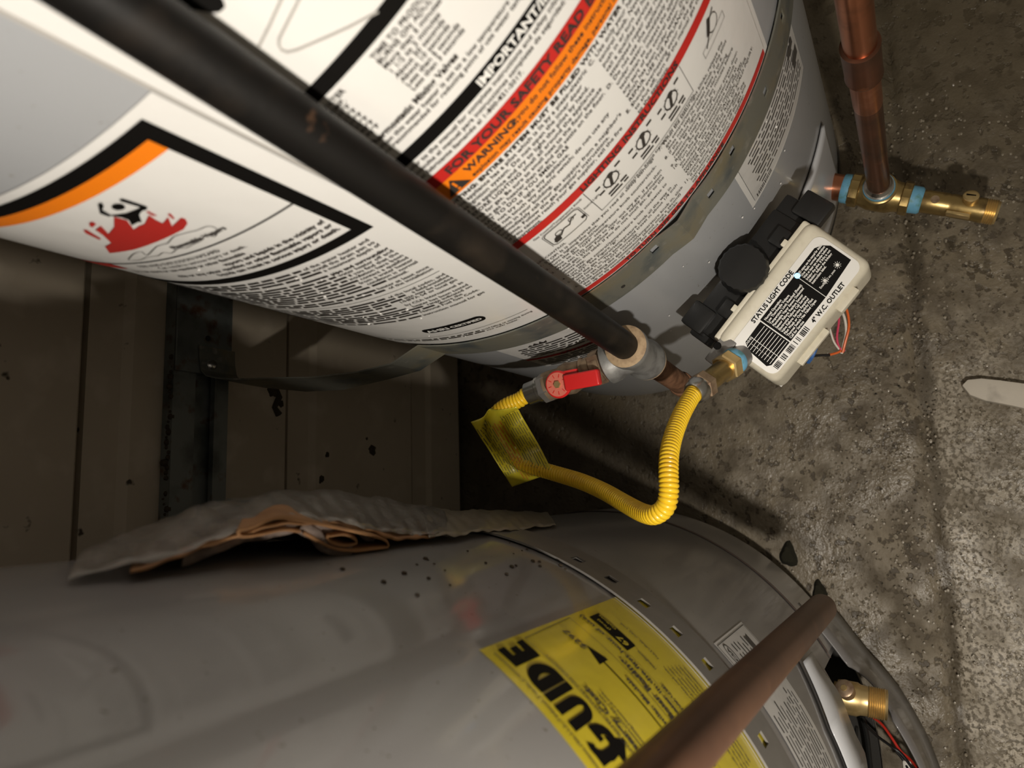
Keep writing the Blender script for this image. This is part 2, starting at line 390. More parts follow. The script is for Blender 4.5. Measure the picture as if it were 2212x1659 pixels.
# ================================================================== THE SETTING
def build_floor():
    n1 = 220; xs = np.linspace(-0.9, 1.1, n1); ys = np.linspace(-0.6, YW + 0.05, 150)
    rs = np.random.RandomState(3)
    def vn(x, y, s, seed):   # cheap value noise
        g = np.random.RandomState(seed).rand(400, 400); X = x * s + 60; Y = y * s + 60
        i = np.floor(X).astype(int); j = np.floor(Y).astype(int); fx = X - i; fy = Y - j
        fx = fx * fx * (3 - 2 * fx); fy = fy * fy * (3 - 2 * fy); i %= 399; j %= 399
        return (g[i, j] * (1 - fx) + g[i + 1, j] * fx) * (1 - fy) + (g[i, j + 1] * (1 - fx) + g[i + 1, j + 1] * fx) * fy
    X, Y = np.meshgrid(xs, ys)
    Z = (vn(X, Y, 9, 1) - .5) * 0.006 + (vn(X, Y, 40, 2) - .5) * 0.003
    front = 1 / (1 + np.exp((Y + 0.01 + (vn(X, Y, 14, 5) - .5) * .012) / 0.004))
    Z -= front * 0.004; Z += front * (vn(X, Y, 95, 4) - .5) * 0.004
    Z -= 0.008 * np.exp(-((Y + 0.014 + (vn(X, Y, 20, 6) - .5) * .006) / 0.0045) ** 2)
    Z -= 0.004
    V = np.stack([X, Y, Z], -1).reshape(-1, 3); nx = len(xs)
    F = [(j * nx + i, j * nx + i + 1, (j + 1) * nx + i + 1, (j + 1) * nx + i) for j in range(len(ys) - 1) for i in range(nx - 1)]
    V = V.tolist()
    # outer apron
    k = len(V); V += [(-2.5, -2, -.006), (2.5, -2, -.006), (2.5, YW + .05, -.006), (-2.5, YW + .05, -.006), (-.9, -.6, -.006), (1.1, -.6, -.006), (1.1, YW + .05, -.006), (-.9, YW + .05, -.006)]
    F += [(k, k + 1, k + 5, k + 4), (k + 1, k + 2, k + 6, k + 5), (k + 3, k, k + 4, k + 7)]
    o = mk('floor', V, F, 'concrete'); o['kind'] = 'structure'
    # slab body under the surface
    return o
FLOOR = build_floor()

def build_wall():
    t = empty('wall_back', (0, YW, 0), 'grimy off-white wall of horizontal boards behind the heaters', 'wall')
    del t['category']; t['kind'] = 'structure'
    tops = [0.003, 0.122, 0.350, 0.577, 0.805, 1.033, 1.261]
    for z0, z1 in zip(tops[:-1], tops[1:]):
        h = z1 - z0; g = 0.0034
        prof = [(YW + .022, z0 + g), (YW + 0.0015, z0 + g), (YW, z0 + g + .002), (YW, z1 - min(.042, h * .4)), (YW + .0045, z1 - min(.034, h * .3)), (YW + .006, z1 - g - .001), (YW + .022, z1 - g)]
        V = []; F = []
        for x in (-1.3, 1.5): V += [(x, y, z) for y, z in prof]
        n = len(prof)
        for i in range(n - 1): F.append((i, i + 1, n + i + 1, n + i))
        F += [tuple(range(n)), tuple(range(2 * n - 1, n - 1, -1))]
        o = mk('board', V, F, 'wallboard', t, smooth=False)
    V, F = box((0.1, YW + .032, 0.63), (2.8, 0.018, 1.27)); mk('backing', V, F, 'groove', t, smooth=False)
    # stray pitch stains / insect nests stuck on the boards
    return t
WALL = build_wall()
DUST = []
def clump(path, r, seed, m='dirt'):
    rr = random.Random(seed)
    return tube(path, lambda i: r * (0.45 + rr.random()), 7)
def wall_dirt():
    parts = []
    rr = random.Random(5)
    for (x, z, s) in ((0.112, 0.375, .008), (0.10, 0.362, .005), (0.055, 0.21, .007), (0.048, .29, .004), (0.13, .27, .004), (.07, .22, .003), (.02, .30, .005)):
        V, F = lathe((x, YW + 0.001, z), (0.2 * rr.uniform(-1, 1), -1, .2), [(0, s), (s * .3, s * .8), (s * .5, s * .3)], 9)
        V = [Vector((v[0] + rr.uniform(-.3, .3) * s, v[1], v[2] + rr.uniform(-.3, .3) * s)) for v in V]; parts.append((V, F))
    V, F = clump([Vector((0.118, YW - .001, .372)), Vector((.106, YW - .001, .366)), Vector((.095, YW - .001, .372)), Vector((.088, YW - .001, .366))], .004, 3); parts.append((V, F))
    V, F = merge(parts); o = mk('mud_daub_spots', V, F, 'dirt', WALL); o['kind'] = 'stuff'
wall_dirt()

# strut channel across the wall
def build_strut():
    t = empty('strut_channel', (0.1, YW, .475), 'dark zinc strut channel screwed across the board wall between the heaters', 'channel')
    z0, z1 = .444, .505; y0 = YW - .0005; y1 = YW - .014; th = .0025; lip = .021
    prof = [(y0, z0), (y1, z0), (y1, z0 + lip * .75), (y1 + .006, z0 + lip * .75), (y1 + .006, z0 + lip * .75 - th), (y1 + th, z0 + lip * .75 - th), (y1 + th, z0 + th), (y0 - th, z0 + th),
            (y0 - th, z1 - th), (y1 + th, z1 - th), (y1 + th, z1 - lip), (y1 + .006, z1 - lip), (y1 + .006, z1 - lip - th), (y1, z1 - lip - th), (y1, z1), (y0, z1)]
    V = []; F = []; n = len(prof)
    for x in (-0.9, 1.2): V += [(x, y, z) for y, z in prof]
    for i in range(n): j = (i + 1) % n; F.append((i, j, n + j, n + i))
    F += [tuple(range(n)), tuple(range(2 * n - 1, n - 1, -1))]
    mk('channel', V, F, 'strut', t, smooth=False)
    rr = random.Random(11); parts = []
    for x in np.arange(-.02, .13, .0045):
        s = rr.uniform(.001, .0038); parts.append(lathe((x, y1 + .003 + rr.uniform(-.001, .004), z1 - .001 + rr.uniform(-.001, .002)), (0, -.3, 1), [(0, s), (s * .6, s * .9), (s * 1.1, s * .3)], 7))
    V, F = merge(parts); o = mk('dirt_crust', V, F, 'dirt', t); o['kind'] = 'stuff'
build_strut()

# ================================================================== HEATER BODIES
def drum_lathe(D, prof, n=160, skip=None):
    V = []; F = []
    for z, r in prof:
        for i in range(n):
            th = 2 * PI * i / n; V.append((D.c[0] + r * math.cos(th), D.c[1] + r * math.sin(th), z))
    for k in range(len(prof) - 1):
        for i in range(n):
            j = (i + 1) % n
            if skip and skip((i + .5) / n * 360, (prof[k][0] + prof[k + 1][0]) / 2): continue
            F.append((k * n + i, k * n + j, (k + 1) * n + j, (k + 1) * n + i))
    return V, F

HA = empty('water_heater', (CA[0], CA[1], 0), 'pale grey tank water heater covered in white, orange and red instruction labels', 'water heater')
prof = [(0.030, RA - .006), (0.020, RA - .003), (.019, RA - .0005), (.022, RA), (.10, RA), (.30, RA), (.60, RA), (.9, RA), (1.20, RA), (1.206, RA - .004), (1.21, RA - .02), (1.215, .03)]
V, F = drum_lathe(DA, prof); mk('jacket', V, F, 'paint', HA)
V, F = drum_lathe(DA, [(0.034, RA - .003), (.012, RA - .012), (.0, RA - .012)], 96); mk('base_ring', V, F, 'dark', HA)
V, F = drum_lathe(DA, [(.03, .02), (.03, RA - .004)], 96); mk('base_pan', V, F, 'dark', HA)
for th in (-150, -30, 90):
    V, F = cyl((CA[0] + .21 * math.cos(R_(th)), CA[1] + .21 * math.sin(R_(th)), -.003), (CA[0] + .21 * math.cos(R_(th)), CA[1] + .21 * math.sin(R_(th)), .03), .014); mk('leg', V, F, 'dark', HA)
# burner access door: pale curved panel standing proud near the drain
V, F = patch(DA, -0.640, -0.452, .028, .205, .0045, nu=40, nz=8)
for i, v in enumerate(V): pass
def arch_panel(D, u0, u1, z0, ztop, e, name, m, parent, nu=48, nz=10, thick=.0035):
    V = []; F = []
    for j in range(nz + 1):
        for i in range(nu + 1):
            u = u0 + (u1 - u0) * i / nu; zt = ztop(u); z = z0 + (zt - z0) * j / nz
            V.append(D.p(u, z, e))
    W = nu + 1
    for j in range(nz):
        for i in range(nu): F.append((j * W + i, j * W + i + 1, (j + 1) * W + i + 1, (j + 1) * W + i))
    o = mk(name, V, F, m, parent); s = o.modifiers.new('solid', 'SOLIDIFY'); s.thickness = thick; s.offset = -1
    return o
def ztA(u):
    k = max(0, (u + .520) / .07); return .2235 - .014 * min(1, k) ** 2
arch_panel(DA, -.655, -.450, .046, ztA, .0035, 'burner_door', 'door', HA)
V = []
for i in range(61):
    u = -.655 + .208 * i / 60; V += [DA.p(u, ztA(u) - .004, .0006), DA.p(u, ztA(u) + .0030, .0006)]
mk('door_shadow_gap', V, [(2 * i, 2 * i + 2, 2 * i + 3, 2 * i + 1) for i in range(60)], 'dark', HA)
V, F = patch(DA, -.66, -.36, .0225, .0480, .0012, nu=40); mk('bottom_seam', V, F, 'dark', HA)

HB = empty('water_heater', (CB[0], CB[1], 0), 'grey tank water heater, coloured darker for its shade, with a yellow energy label, left of the gas pipe', 'water heater')
def skipB(th, z):
    t = th - 360 if th > 180 else th
    return (-128 < t < -61.5) and (.062 < z < .200)
zs = [.052, .056, .062, .085, .11, .14, .17, .2, .25, .3, .35, .45, .6, .8, 1.0, 1.2]
prof = [(.060, RB - .008), (.053, RB - .004)] + [(z, RB) for z in zs] + [(1.207, RB - .006), (1.212, .03)]
V, F = drum_lathe(DB, prof, 180, skipB); o = mk('jacket', V, F, 'paint_b', HB)
V, F = drum_lathe(DB, [(.0, RB - .05), (.056, RB - .05), (.056, RB - .006)], 96); mk('base_ring', V, F, 'dark', HB)
V, F = drum_lathe(DB, [(.06, RB - .045), (.2, RB - .045), (.2, RB - .0005)], 96); mk('burner_chamber', V, F, 'dark', HB)
V, F = drum_lathe(DB, [(.061, RB - .045), (.0605, RB - .001)], 96); mk('chamber_floor', V, F, 'dark', HB)
# bottom trim band with a faint reddish line
V, F = merge([patch(DB, R_(-62) * RB, R_(25) * RB, .150, .1535, .0008, nu=60)]); mk('pinstripe', V, F, mat('dull_pink_line', (.30, .20, .18), .4), HB)
V, F = merge([patch(DB, R_(-61) * RB, R_(25) * RB, .054, .149, .0010, nu=60)]); o = mk('trim_band', V, F, mat('trim_film', (.34, .325, .31), .3, coat=.4, bump=(12, .1, .004)), HB)
# small plate text on the trim band
pr = Print(lambda x, y: DB.p(x, y, .0016)); pr.words(-.262, -.232, .118, .0075, 4); pr.words(-.262, -.236, .098, .005, 5); pr.build('trim_print', 'ink2', HB)
# flared outer access cover, pulled proud of the tank, round the drain valve
def coverB():
    V = []; F = []; prs = [(-55, .266), (-60, .268), (-64, .270), (-68, .274), (-72, .281), (-76, .288), (-80, .294), (-84, .300), (-90, .308), (-96, .316), (-104, .325), (-112, .333)]
    def r(t):
        for (a, ra), (b, rb) in zip(prs[:-1], prs[1:]):
            if b <= t <= a: return ra + (rb - ra) * (t - a) / (b - a)
        return prs[-1][1]
    n = 70
    for i in range(n + 1):
        t = -55 + (-112 + 55) * i / n; rr = r(t); tr = R_(t)
        top = .125 - .0 * i; notch = 0
        if -77 < t < -66: notch = .030 * math.sin((t + 66) / -11 * PI) ** .6
        for z, dr in ((.026, .006), (.034, .001), (.06, 0), (.09, 0), (top - notch, -.001)):
            V.append((CB[0] + (rr + dr) * math.cos(tr), CB[1] + (rr + dr) * math.sin(tr), z))
    for i in range(n):
        for k in range(4): a = i * 5 + k; F.append((a, a + 1, a + 6, a + 5))
    o = mk('outer_cover', V, F, 'paint_b', HB); s = o.modifiers.new('s', 'SOLIDIFY'); s.thickness = .0015; s.offset = 0
coverB()
# pale inner panel, hanging open above the drain
def paleB():
    V = []; F = []; n = 40
    for i in range(n + 1):
        t = -57.5 + (-82 + 57.5) * i / n; tr = R_(t)
        zt = .268 + .034 * min(1, (-57.5 - t) / 10.0); zb = .236 + .006 * math.sin(i * .35)
        if t < -76: zb += .04 * min(1, (-76 - t) / 6)
        for z, e in ((zt, .0025), ((zt + zb) / 2, .0045), (zb, .006)):
            V.append((CB[0] + (RB + e) * math.cos(tr), CB[1] + (RB + e) * math.sin(tr), z))
    for i in range(n):
        for k in range(2): a = i * 3 + k; F.append((a, a + 1, a + 4, a + 3))
    o = mk('inner_panel', V, F, 'door', HB); s = o.modifiers.new('s', 'SOLIDIFY'); s.thickness = .001
paleB()
V, F = [], []
for i in range(41):
    t = R_(-57.0 - 27 * i / 40); u = t * RB; zt = .268 + .034 * min(1, (.5 + 27 * i / 40) / 10.5)
    V += [DB.p(u, zt - .001, .0007), DB.p(u, zt + .0045, .0007)]
F = [(2 * i, 2 * i + 2, 2 * i + 3, 2 * i + 1) for i in range(40)]
mk('panel_gap', V, F, 'dark', HB)

# ================================================================== LABELS ON THE RIGHT-HAND HEATER
e0, e1, e2 = .0005, .0008, .0011
def wr(u, z): return .0006 * math.sin(u * 210 + z * 60) * math.sin(z * 95 + 1.3) + .0004 * math.sin(u * 90 - z * 170)
# --- left label: fire warning
L1w = (-.955, -.7215); z1b, z1t = .452, .795
V, F = patch(DA, L1w[0], L1w[1], z1b, z1t, e0, nu=60, nz=60); L1 = mk('warning_label', V, F, 'label', HA); L1['label'] = 'white fire hazard label with a black frame and orange bar'
b = Print(lambda x, y: DA.p(x, y, e1))
b.rect(-.955, -.7335, .782, .790); b.rect(-.955, -.7335, .6635, .6715); b.rect(-.7415, -.7335, .6715, .782, 2)
b.rect(-.955, -.7415, .7100, .7112)
b.build('black_frame', 'ink', L1)
b = Print(lambda x, y: DA.p(x, y, e1)); b.rect(-.955, -.7415, .7735, .782); b.build('orange_bar', 'orange', L1)
# figure in flames
PIC = {'flame': [(-0.8428, 0.7288), (-0.8256, 0.7281), (-0.8003, 0.7301), (-0.7871, 0.7312), (-0.7811, 0.7339), (-0.7785, 0.737), (-0.7788, 0.7391), (-0.7881, 0.7363), (-0.7817, 0.7432), (-0.7882, 0.7409), (-0.7875, 0.7444), (-0.7854, 0.7497), (-0.7938, 0.7456), (-0.7972, 0.7457), (-0.8023, 0.7446), (-0.7959, 0.7523), (-0.7965, 0.7579), (-0.8059, 0.7514), (-0.8152, 0.7477), (-0.809, 0.7553), (-0.8153, 0.7538), (-0.8188, 0.7479), (-0.8259, 0.7392), (-0.8336, 0.7372)], 'f1': [(-0.8102, 0.7599), (-0.8075, 0.7602), (-0.8085, 0.7578), (-0.8131, 0.7563), (-0.8134, 0.7574)], 'f2': [(-0.8196, 0.7565), (-0.8182, 0.7557), (-0.8238, 0.7456), (-0.8261, 0.7447), (-0.8228, 0.7534)], 'f3': [(-0.7836, 0.7524), (-0.7824, 0.752), (-0.7836, 0.747), (-0.7849, 0.7483)], 'f4': [(-0.7799, 0.7449), (-0.7782, 0.7449), (-0.7809, 0.7405), (-0.782, 0.7407)], 'torso': [(-0.7965, 0.7601), (-0.7901, 0.7569), (-0.784, 0.7563), (-0.7824, 0.7547), (-0.7875, 0.7527), (-0.7928, 0.7476), (-0.794, 0.7486), (-0.7988, 0.7481), (-0.7949, 0.7523), (-0.7947, 0.7558)], 'larm': [(-0.7902, 0.7691), (-0.7881, 0.7688), (-0.7897, 0.7669), (-0.7938, 0.7648), (-0.7957, 0.7597), (-0.7976, 0.7593), (-0.7974, 0.7635), (-0.7932, 0.7667)], 'rarm': [(-0.7812, 0.7661), (-0.7797, 0.7653), (-0.7793, 0.7549), (-0.7814, 0.7536), (-0.7866, 0.7545), (-0.7856, 0.7561), (-0.7815, 0.7563), (-0.7823, 0.7647)], 'head': [(-0.7852, 0.7606), (-0.7864, 0.76), (-0.7878, 0.7599), (-0.789, 0.7603), (-0.7899, 0.7611), (-0.7901, 0.7621), (-0.7898, 0.7632), (-0.7889, 0.7641), (-0.7876, 0.7647), (-0.7862, 0.7648), (-0.785, 0.7644), (-0.7842, 0.7636), (-0.784, 0.7625), (-0.7843, 0.7615)], 'cloud': [(-0.8442, 0.7179), (-0.832, 0.7236), (-0.8255, 0.724), (-0.828, 0.7193), (-0.8128, 0.7255), (-0.8053, 0.7255), (-0.7964, 0.7288), (-0.7888, 0.7278), (-0.7834, 0.7264), (-0.7785, 0.7262), (-0.7768, 0.7233), (-0.7789, 0.7195), (-0.7843, 0.7169), (-0.7855, 0.7203), (-0.7919, 0.718), (-0.7982, 0.7173), (-0.8039, 0.7164), (-0.8074, 0.7181), (-0.8154, 0.7156), (-0.8177, 0.7183), (-0.8244, 0.7162), (-0.8311, 0.7171), (-0.839, 0.7151), (-0.8454, 0.7157)]}
V, F = merge([poly(DA, PIC[k], e1 + .0001) for k in ('flame', 'f1', 'f2', 'f3', 'f4')]); mk('flame_picture', V, F, 'flame', L1)
b = Print(lambda x, y: DA.p(x, y, e1 + .0002))
for k in ('torso', 'larm', 'rarm', 'head'): b.quad(PIC[k])
b.build('person_picture', 'ink', L1)
V, F = patch(DA, -.945, -.872, .699, .7115, e1, nu=14); mk('side_flame_picture', V, F, 'flame', L1)
b = Print(lambda x, y: DA.p(x, y, e1 + .0002))
cl = [Vector((x, y, 0)) for x, y in PIC['cloud']]; cl = smooth_path(cl + [cl[0]], 3); b.line([(p.x, p.y) for p in cl], .0004)
b.build('vapor_cloud_outline', 'ink2', L1)
b = Print(lambda x, y: DA.p(x, y, e2))
b.text('Flammable Vapors', -.774, .7185, .0034, True, right=True)
b.text('FIRE AND EXPLOSION HAZARD', -.795, .7035, .0030, right=True)
b.text('Can result in serious injury or death.', -.783, .6985, .0030, right=True)
b.text('Do not store or use gasoline or other flammable', -.790, .6930, .0030, True, right=True)
b.text('vapors and liquids in the vicinity of', -.7435, .6875, .0034, True, right=True)
b.text('this or any other gasoline or other flammable vapors or', -.7435, .6820, .0034, True, right=True)
b.text('liquids can result in serious injury or death.', -.7435, .6765, .0034, True, right=True)
L1a = [(.6555, 'of the water heater and', 0), (.6510, 'install the drain pan so', 0), (.6465, 'a maximum depth of', 0),
       (.6395, 'pipe and surrounding', 1), (.6350, 'water heater off and', 0), (.6305, 'if you find that the', 0), (.6260, 'insulation have been', 0), (.6215, 'contact a qualified', 0), (.6170, 'from a water heater', 0), (.6125, 'condition is normal', 0), (.6080, 'manual.', 0),
       (.6015, 'heater at least once', 0), (.5970, 'of the installation', 0),
       (.5845, 'of the local codes, and', 0), (.5800, 'a field-installed', 0), (.5755, 'size may be needed', 0), (.5710, '1/NFPA 54 or local gas', 0),
       (.5640, 'by CSA International as', 0), (.5580, 'heater has been tested', 0), (.5535, 'range indicated on', 0), (.5490, 'above the', 0), (.5445, 'National Fuel Gas Code.', 0), (.5375, 'instruction manual for gas', 0)]
k = 0
for z, s_, bo in L1a:
    r = -.7425 - (.010 if s_ in ('manual.', 'above the') else 0) - .00006 * k; k += 1
    sz = .0033
    wd = sum(glyph(c, bool(bo))[2] for c in s_) * sz / .72
    b.text(s_, r, z, sz, bool(bo), right=True); b.words(-.905, r - wd - .0015, z, sz, int(z * 1e4))
b.text('to avoid falling or moving during', -.7425, .4720, .0026, right=True); b.words(-.90, -.787, .4720, .0026, 7)
b.text('your water heater.', -.7560, .4680, .0026, right=True); b.words(-.90, -.785, .4680, .0026, 8)
b.build('lettering', 'ink_fine', L1)
for z0 in (.5915, .4790):
    b = Print(lambda x, y: DA.p(x, y, e1)); b.rect(-.94, -.7430, z0, z0 + .0004); b.build('ruled_line', 'ink2', L1)
pill = [(-.815 + .005 * math.cos(a), .4985 + .0062 * math.sin(a)) for a in np.linspace(PI / 2, 3 * PI / 2, 8)] + [(-.773 + .005 * math.cos(a), .4985 + .0062 * math.sin(a)) for a in np.linspace(-PI / 2, PI / 2, 8)]
V, F = poly(DA, pill, e1); mk('black_pill', V, F, 'ink', L1)
b = Print(lambda x, y: DA.p(x, y, e2)); b.text('AHRI', -.8170, .4958, .0060, True); b.text('CERTIFIED', -.7965, .4966, .0044, True, width=.026); b.build('pill_lettering', 'white_print', L1)

# --- big operating instructions label
L2u = (-.7205, -.4990)
V, F = patch(DA, L2u[0], L2u[1], .4525, .96, e0 + .0003, nu=60, nz=70); L2 = mk('instruction_label', V, F, 'label', HA); L2['label'] = 'large white instruction label with red and orange bars'
f1, f2, f3 = e0 + .0006, e0 + .0008, e0 + .0010
for x1, z0, z1, nm, mm in ((-.500, .7450, .7530, 'black_bar', 'ink'), (-.500, .6850, .6935, 'black_bar', 'ink'), (-.500, .6590, .6680, 'red_bar', 'red'), (-.500, .5645, .5725, 'red_bar', 'red'), (-.5045, .4540, .4605, 'red_bar', 'red')):
    b = Print(lambda x, y: DA.p(x, y, f1)); b.rect(-.7150, x1, z0, z1); b.build(nm, mm, L2)
b = Print(lambda x, y: DA.p(x, y, f1)); b.rect(-.7150, -.500, .6445, .6590); b.build('orange_bar', 'orange', L2)
V, F = poly(DA, [(-0.6875, 0.8161), (-0.6888, 0.808), (-0.6877, 0.8038), (-0.6857, 0.7993), (-0.6837, 0.797), (-0.6812, 0.7967), (-0.6797, 0.7986), (-0.6783, 0.8066), (-0.6786, 0.8128)], f1); mk('black_printed_shape', V, F, 'ink', L2)
b = Print(lambda x, y: DA.p(x, y, f2)); b.rect(-.7205, -.7190, .4525, .96, 1); b.rect(-.5040, -.5036, .46, .96, 1)
b.line([(-0.6664, 0.7845), (-0.6704, 0.7834), (-0.6778, 0.7812), (-0.6864, 0.7789)], .0009); b.line([(-0.6629, 0.7797), (-0.6669, 0.7786), (-0.6746, 0.7767), (-0.6796, 0.7754), (-0.6815, 0.7739), (-0.6825, 0.7718), (-0.682, 0.7696), (-0.6793, 0.7673), (-0.6701, 0.7621), (-0.6623, 0.7576), (-0.6519, 0.7523)], .0009)
b.build('grey_outlines', 'ink_grey', L2)
b = Print(lambda x, y: DA.p(x, y, f3))
b.text('IMPORTANT/IMPORTANTE', -.6475, .6868, .0052, True, width=.082); b.build('white_lettering', 'white_print', L2)
b = Print(lambda x, y: DA.p(x, y, f3))
# scald table
xa, xb = -.6945, -.6660
tb = [('WATER', 'TIME TO PRODUCE SERIOUS', .7398), ('TEMP.', 'BURNS ON ADULT SKIN', .7362), ('120\u00b0F', 'More than 5 minutes', .7326), ('125\u00b0F', '1 1/2 to 2 minutes', .7290), ('130\u00b0F', 'About 30 seconds', .7254), ('135\u00b0F', 'About 10 seconds', .7218), ('140\u00b0F', 'Less than 5 seconds', .7182), ('145\u00b0F', 'Less than 3 seconds', .7146)]
for a_, c_, z in tb: b.text(a_, xa, z, .0027); b.text(c_, xb, z, .0027)
b.text('Thermostatic Mixing Valves', -.6960, .7085, .0036, True, sx=.92)
b.text('When this water heater is set to a low temperature setting or above, mixing valves', -.6960, .7040, .0027)
b.text('are recommended for reducing point of use water temperature and scald risk.', -.6960, .7000, .0027)
b.text('Refer to the manual for complete instructions and safety information before lighting.', -.6980, .6808, .0028)
b.text('Consulte el manual para instrucciones completas de seguridad; obtenga ayuda gratis', -.6980, .6762, .0028)
b.text('del fabricante llamando al 1-800-821-2017.', -.6980, .6716, .0028)
b.text('LIGHTING: ENTIRE SYSTEM MUST BE FILLED WITH WATER AND AIR PURGED FROM ALL LINES', -.7060, .6400, .0031, True, width=.205)
c1 = ['A. This appliance has a pilot which is lit by a piezo-electric', '    gas ignition system. Do not open the inner door', '    of the appliance and try to light the pilot by hand.', 'B. BEFORE LIGHTING smell all around the appliance', '    area for gas. Be sure to smell next to the floor because', '    some gas is heavier than air and will settle on the floor.',
      'WHAT TO DO IF YOU SMELL GAS', '    Do not try to light any appliance.', '    Do not touch any electric switch; do not use any', '    phone in your building.', '    Immediately call your gas supplier from a neighbor\'s', '    phone. Follow the gas supplier\'s instructions.', '    If you cannot reach your gas supplier, call the fire', '    department.']
for i, s_ in enumerate(c1): b.text(s_, -.7060, .6352 - i * .00475, .0031, maxw=.0965)
c2 = ['C. Use only your hand to push in or turn the gas', '    control knob. Never use tools. If the knob will not', '    push in or turn by hand, do not try to repair it;', '    call a qualified service technician. Force or', '    attempted repair may result in a fire or explosion.', 'D. Do not use this appliance if any part has been', '    under water. Immediately call a qualified service',
      '    technician to inspect the appliance and to replace', '    any part of the control system and any gas control', '    which has been under water. DO NOT ATTEMPT TO', '    REPAIR. USE THE APPLIANCE ONLY AS SHOWN', 'E. Should overheating occur or the gas supply fail', '    to shut off, turn off the manual gas control', '    to the appliance.']
for i, s_ in enumerate(c2): b.text(s_, -.6075, .6352 - i * .00475, .0030, maxw=.100)
b.text('FOR YOUR SAFETY READ BEFORE LIGHTING', -.6870, .6605, .0058, True, width=.163)
b.text('WARNING:', -.6810, .6525, .0048, True)
b.text('If you do not follow these instructions exactly, a fire or', -.6505, .6535, .0034); b.text('explosion may result causing property damage, personal injury or loss of life.', -.6810, .6470, .0031)
b.text('LIGHTING INSTRUCTIONS', -.6530, .5660, .0052, True, width=.084)
b.text('TO TURN OFF GAS TO APPLIANCE', -.6690, .4552, .0044, True, width=.100)
tri = [(-.6965, .6465), (-.6830, .6465), (-.68975, .6575)]; b.quad(tri)
# picture row
for (x0, y0), (x1, y1) in (((-.6535, .5640), (-.6535, .5345)), ((-.5690, .5640), (-.5690, .5345)), ((-.6535, .5345), (-.5690, .5345))): b.line([(x0, y0), (x1, y1)], .0004)
for cx in (-.6370, -.6095, -.5835):
    b.ring(cx, .5520, .0055, .0055, .0008); b.line([(cx - .0015, .5475), (cx + .0012, .5562)], .0022); b.quad([(cx + .0012 + .0022 * math.cos(a), .5565 + .0022 * math.sin(a)) for a in np.linspace(0, 2 * PI, 9)[:-1]])
    for k in range(12):
        a = k * PI / 6; b.line([(cx + .0058 * math.cos(a), .5520 + .0058 * math.sin(a)), (cx + .0068 * math.cos(a), .5520 + .0068 * math.sin(a))], .0003)
    b.words(cx - .011, cx - .0072, .5550, .0024, int(-cx * 1e4)); b.words(cx - .011, cx - .0068, .5480, .0024, 3); b.words(cx + .0062, cx + .0105, .5580, .0024, 4); b.words(cx - .007, cx + .008, .5412, .0024, 9); b.words(cx - .007, cx + .008, .5380, .0022, 19)
b.line([(-.6880, .5420), (-.6880, .5560), (-.6860, .5580), (-.6640, .5580), (-.6620, .5560), (-.6620, .5420), (-.6640, .5400), (-.6860, .5400), (-.6880, .5420)], .0005)
b.line([(-.6890, .5410), (-.6890, .5570), (-.6866, .5590), (-.6632, .5590), (-.6610, .5570), (-.6610, .5410)], .0003)
b.line([(-.6860, .5440), (-.6830, .5480), (-.6800, .5460), (-.6760, .5500), (-.6720, .5490), (-.6690, .5530), (-.6650, .5535)], .0008); b.quad([(-.6860, .5420), (-.6815, .5420), (-.6805, .5465), (-.6850, .5475)]); b.quad([(-.6645, .5440), (-.6615, .5440), (-.6615, .5465), (-.6645, .5465)])
b.ring(-.6690, .5530, .0018, .0018, .0004); b.ring(-.6800, .5500, .0025, .0020, .0005)
b.text('Gas Control/Temperature Knob', -.6930, .5607, .0020); b.text('Status Light', -.6600, .5500, .0019); b.text('CONTROL KNOB SHOWN IN OFF POSITION', -.6350, .5305, .0023)
for q in ([(-.5450, .5500), (-.5400, .5600), (-.5370, .5580), (-.5420, .5490)],): b.quad(q)
b.ring(-.5370, .5520, .005, .006, .0005); b.line([(-.5480, .5440), (-.5420, .5500), (-.5400, .5560), (-.5330, .5600)], .0009); b.line([(-.552, .540), (-.527, .540), (-.527, .546), (-.552, .546), (-.552, .540)], .0003)
b.text('GAS CONTROL', -.7060, .5340, .0024)
s1 = ['1. STOP! It is imperative that you read all safety warnings', '    before lighting the pilot.', '2. Turn the gas control/temperature knob counterclock-', '    wise  to the "OFF" setting.', '3. Wait ten (10) minutes to clear out any gas. If you then', '    smell gas, STOP! Follow "B" in the safety information', '    above on this label. If you do not smell gas, go to the', '    next step.',
      '4. Turn the gas control/temperature knob clockwise to', '    "PILOT". See Figure "B".', '5. Push the gas control/temperature knob all the way in', '    and hold it in. The knob should travel in about 1/4 inch', '    if it is set to "PILOT" correctly.', '6. While holding the gas control/temperature knob in, click', '    the igniter button continuously (about once a second)', '    for up to 90 seconds or until the status light blinks.']
for i, s_ in enumerate(s1): b.text(s_, -.7060, .5285 - i * .00436, .0029, maxw=.098)
s2 = ['7. When the status light blinks, release the', '    gas control/temperature knob. If the pilot', '    does not stay lit, repeat steps 3 to 6.', '8. If the status light does not start blinking', '    within 90 seconds, wait ten minutes before', '    repeating steps 4 through 7.', '9. Replace the outer jacket burner access door.', '10. Turn the gas control/temperature knob to', '    the desired water temperature setting as', '    described in the instruction manual that was',
      '    supplied with the heater. CAUTION: HOTTER', '    WATER INCREASES THE RISK OF SCALD INJURY.', '    Consult the manual before changing it.', '11. If the burner will not operate, follow the', '    instructions below to turn off the gas and', '    call your service technician or supplier.']
for i, s_ in enumerate(s2): b.text(s_, -.6065, .5285 - i * .00436, .0029, maxw=.0995)
b.build('lettering', 'ink_fine', L2)
b = Print(lambda x, y: DA.p(x, y, f3 + .0002)); b.line([(-.68975, .6545), (-.68975, .6505)], .0013); b.quad([(-.68975 + .0009 * math.cos(a), .6483 + .0009 * math.sin(a)) for a in np.linspace(0, 2 * PI, 9)[:-1]]); b.build('triangle_mark', 'orange', L2)
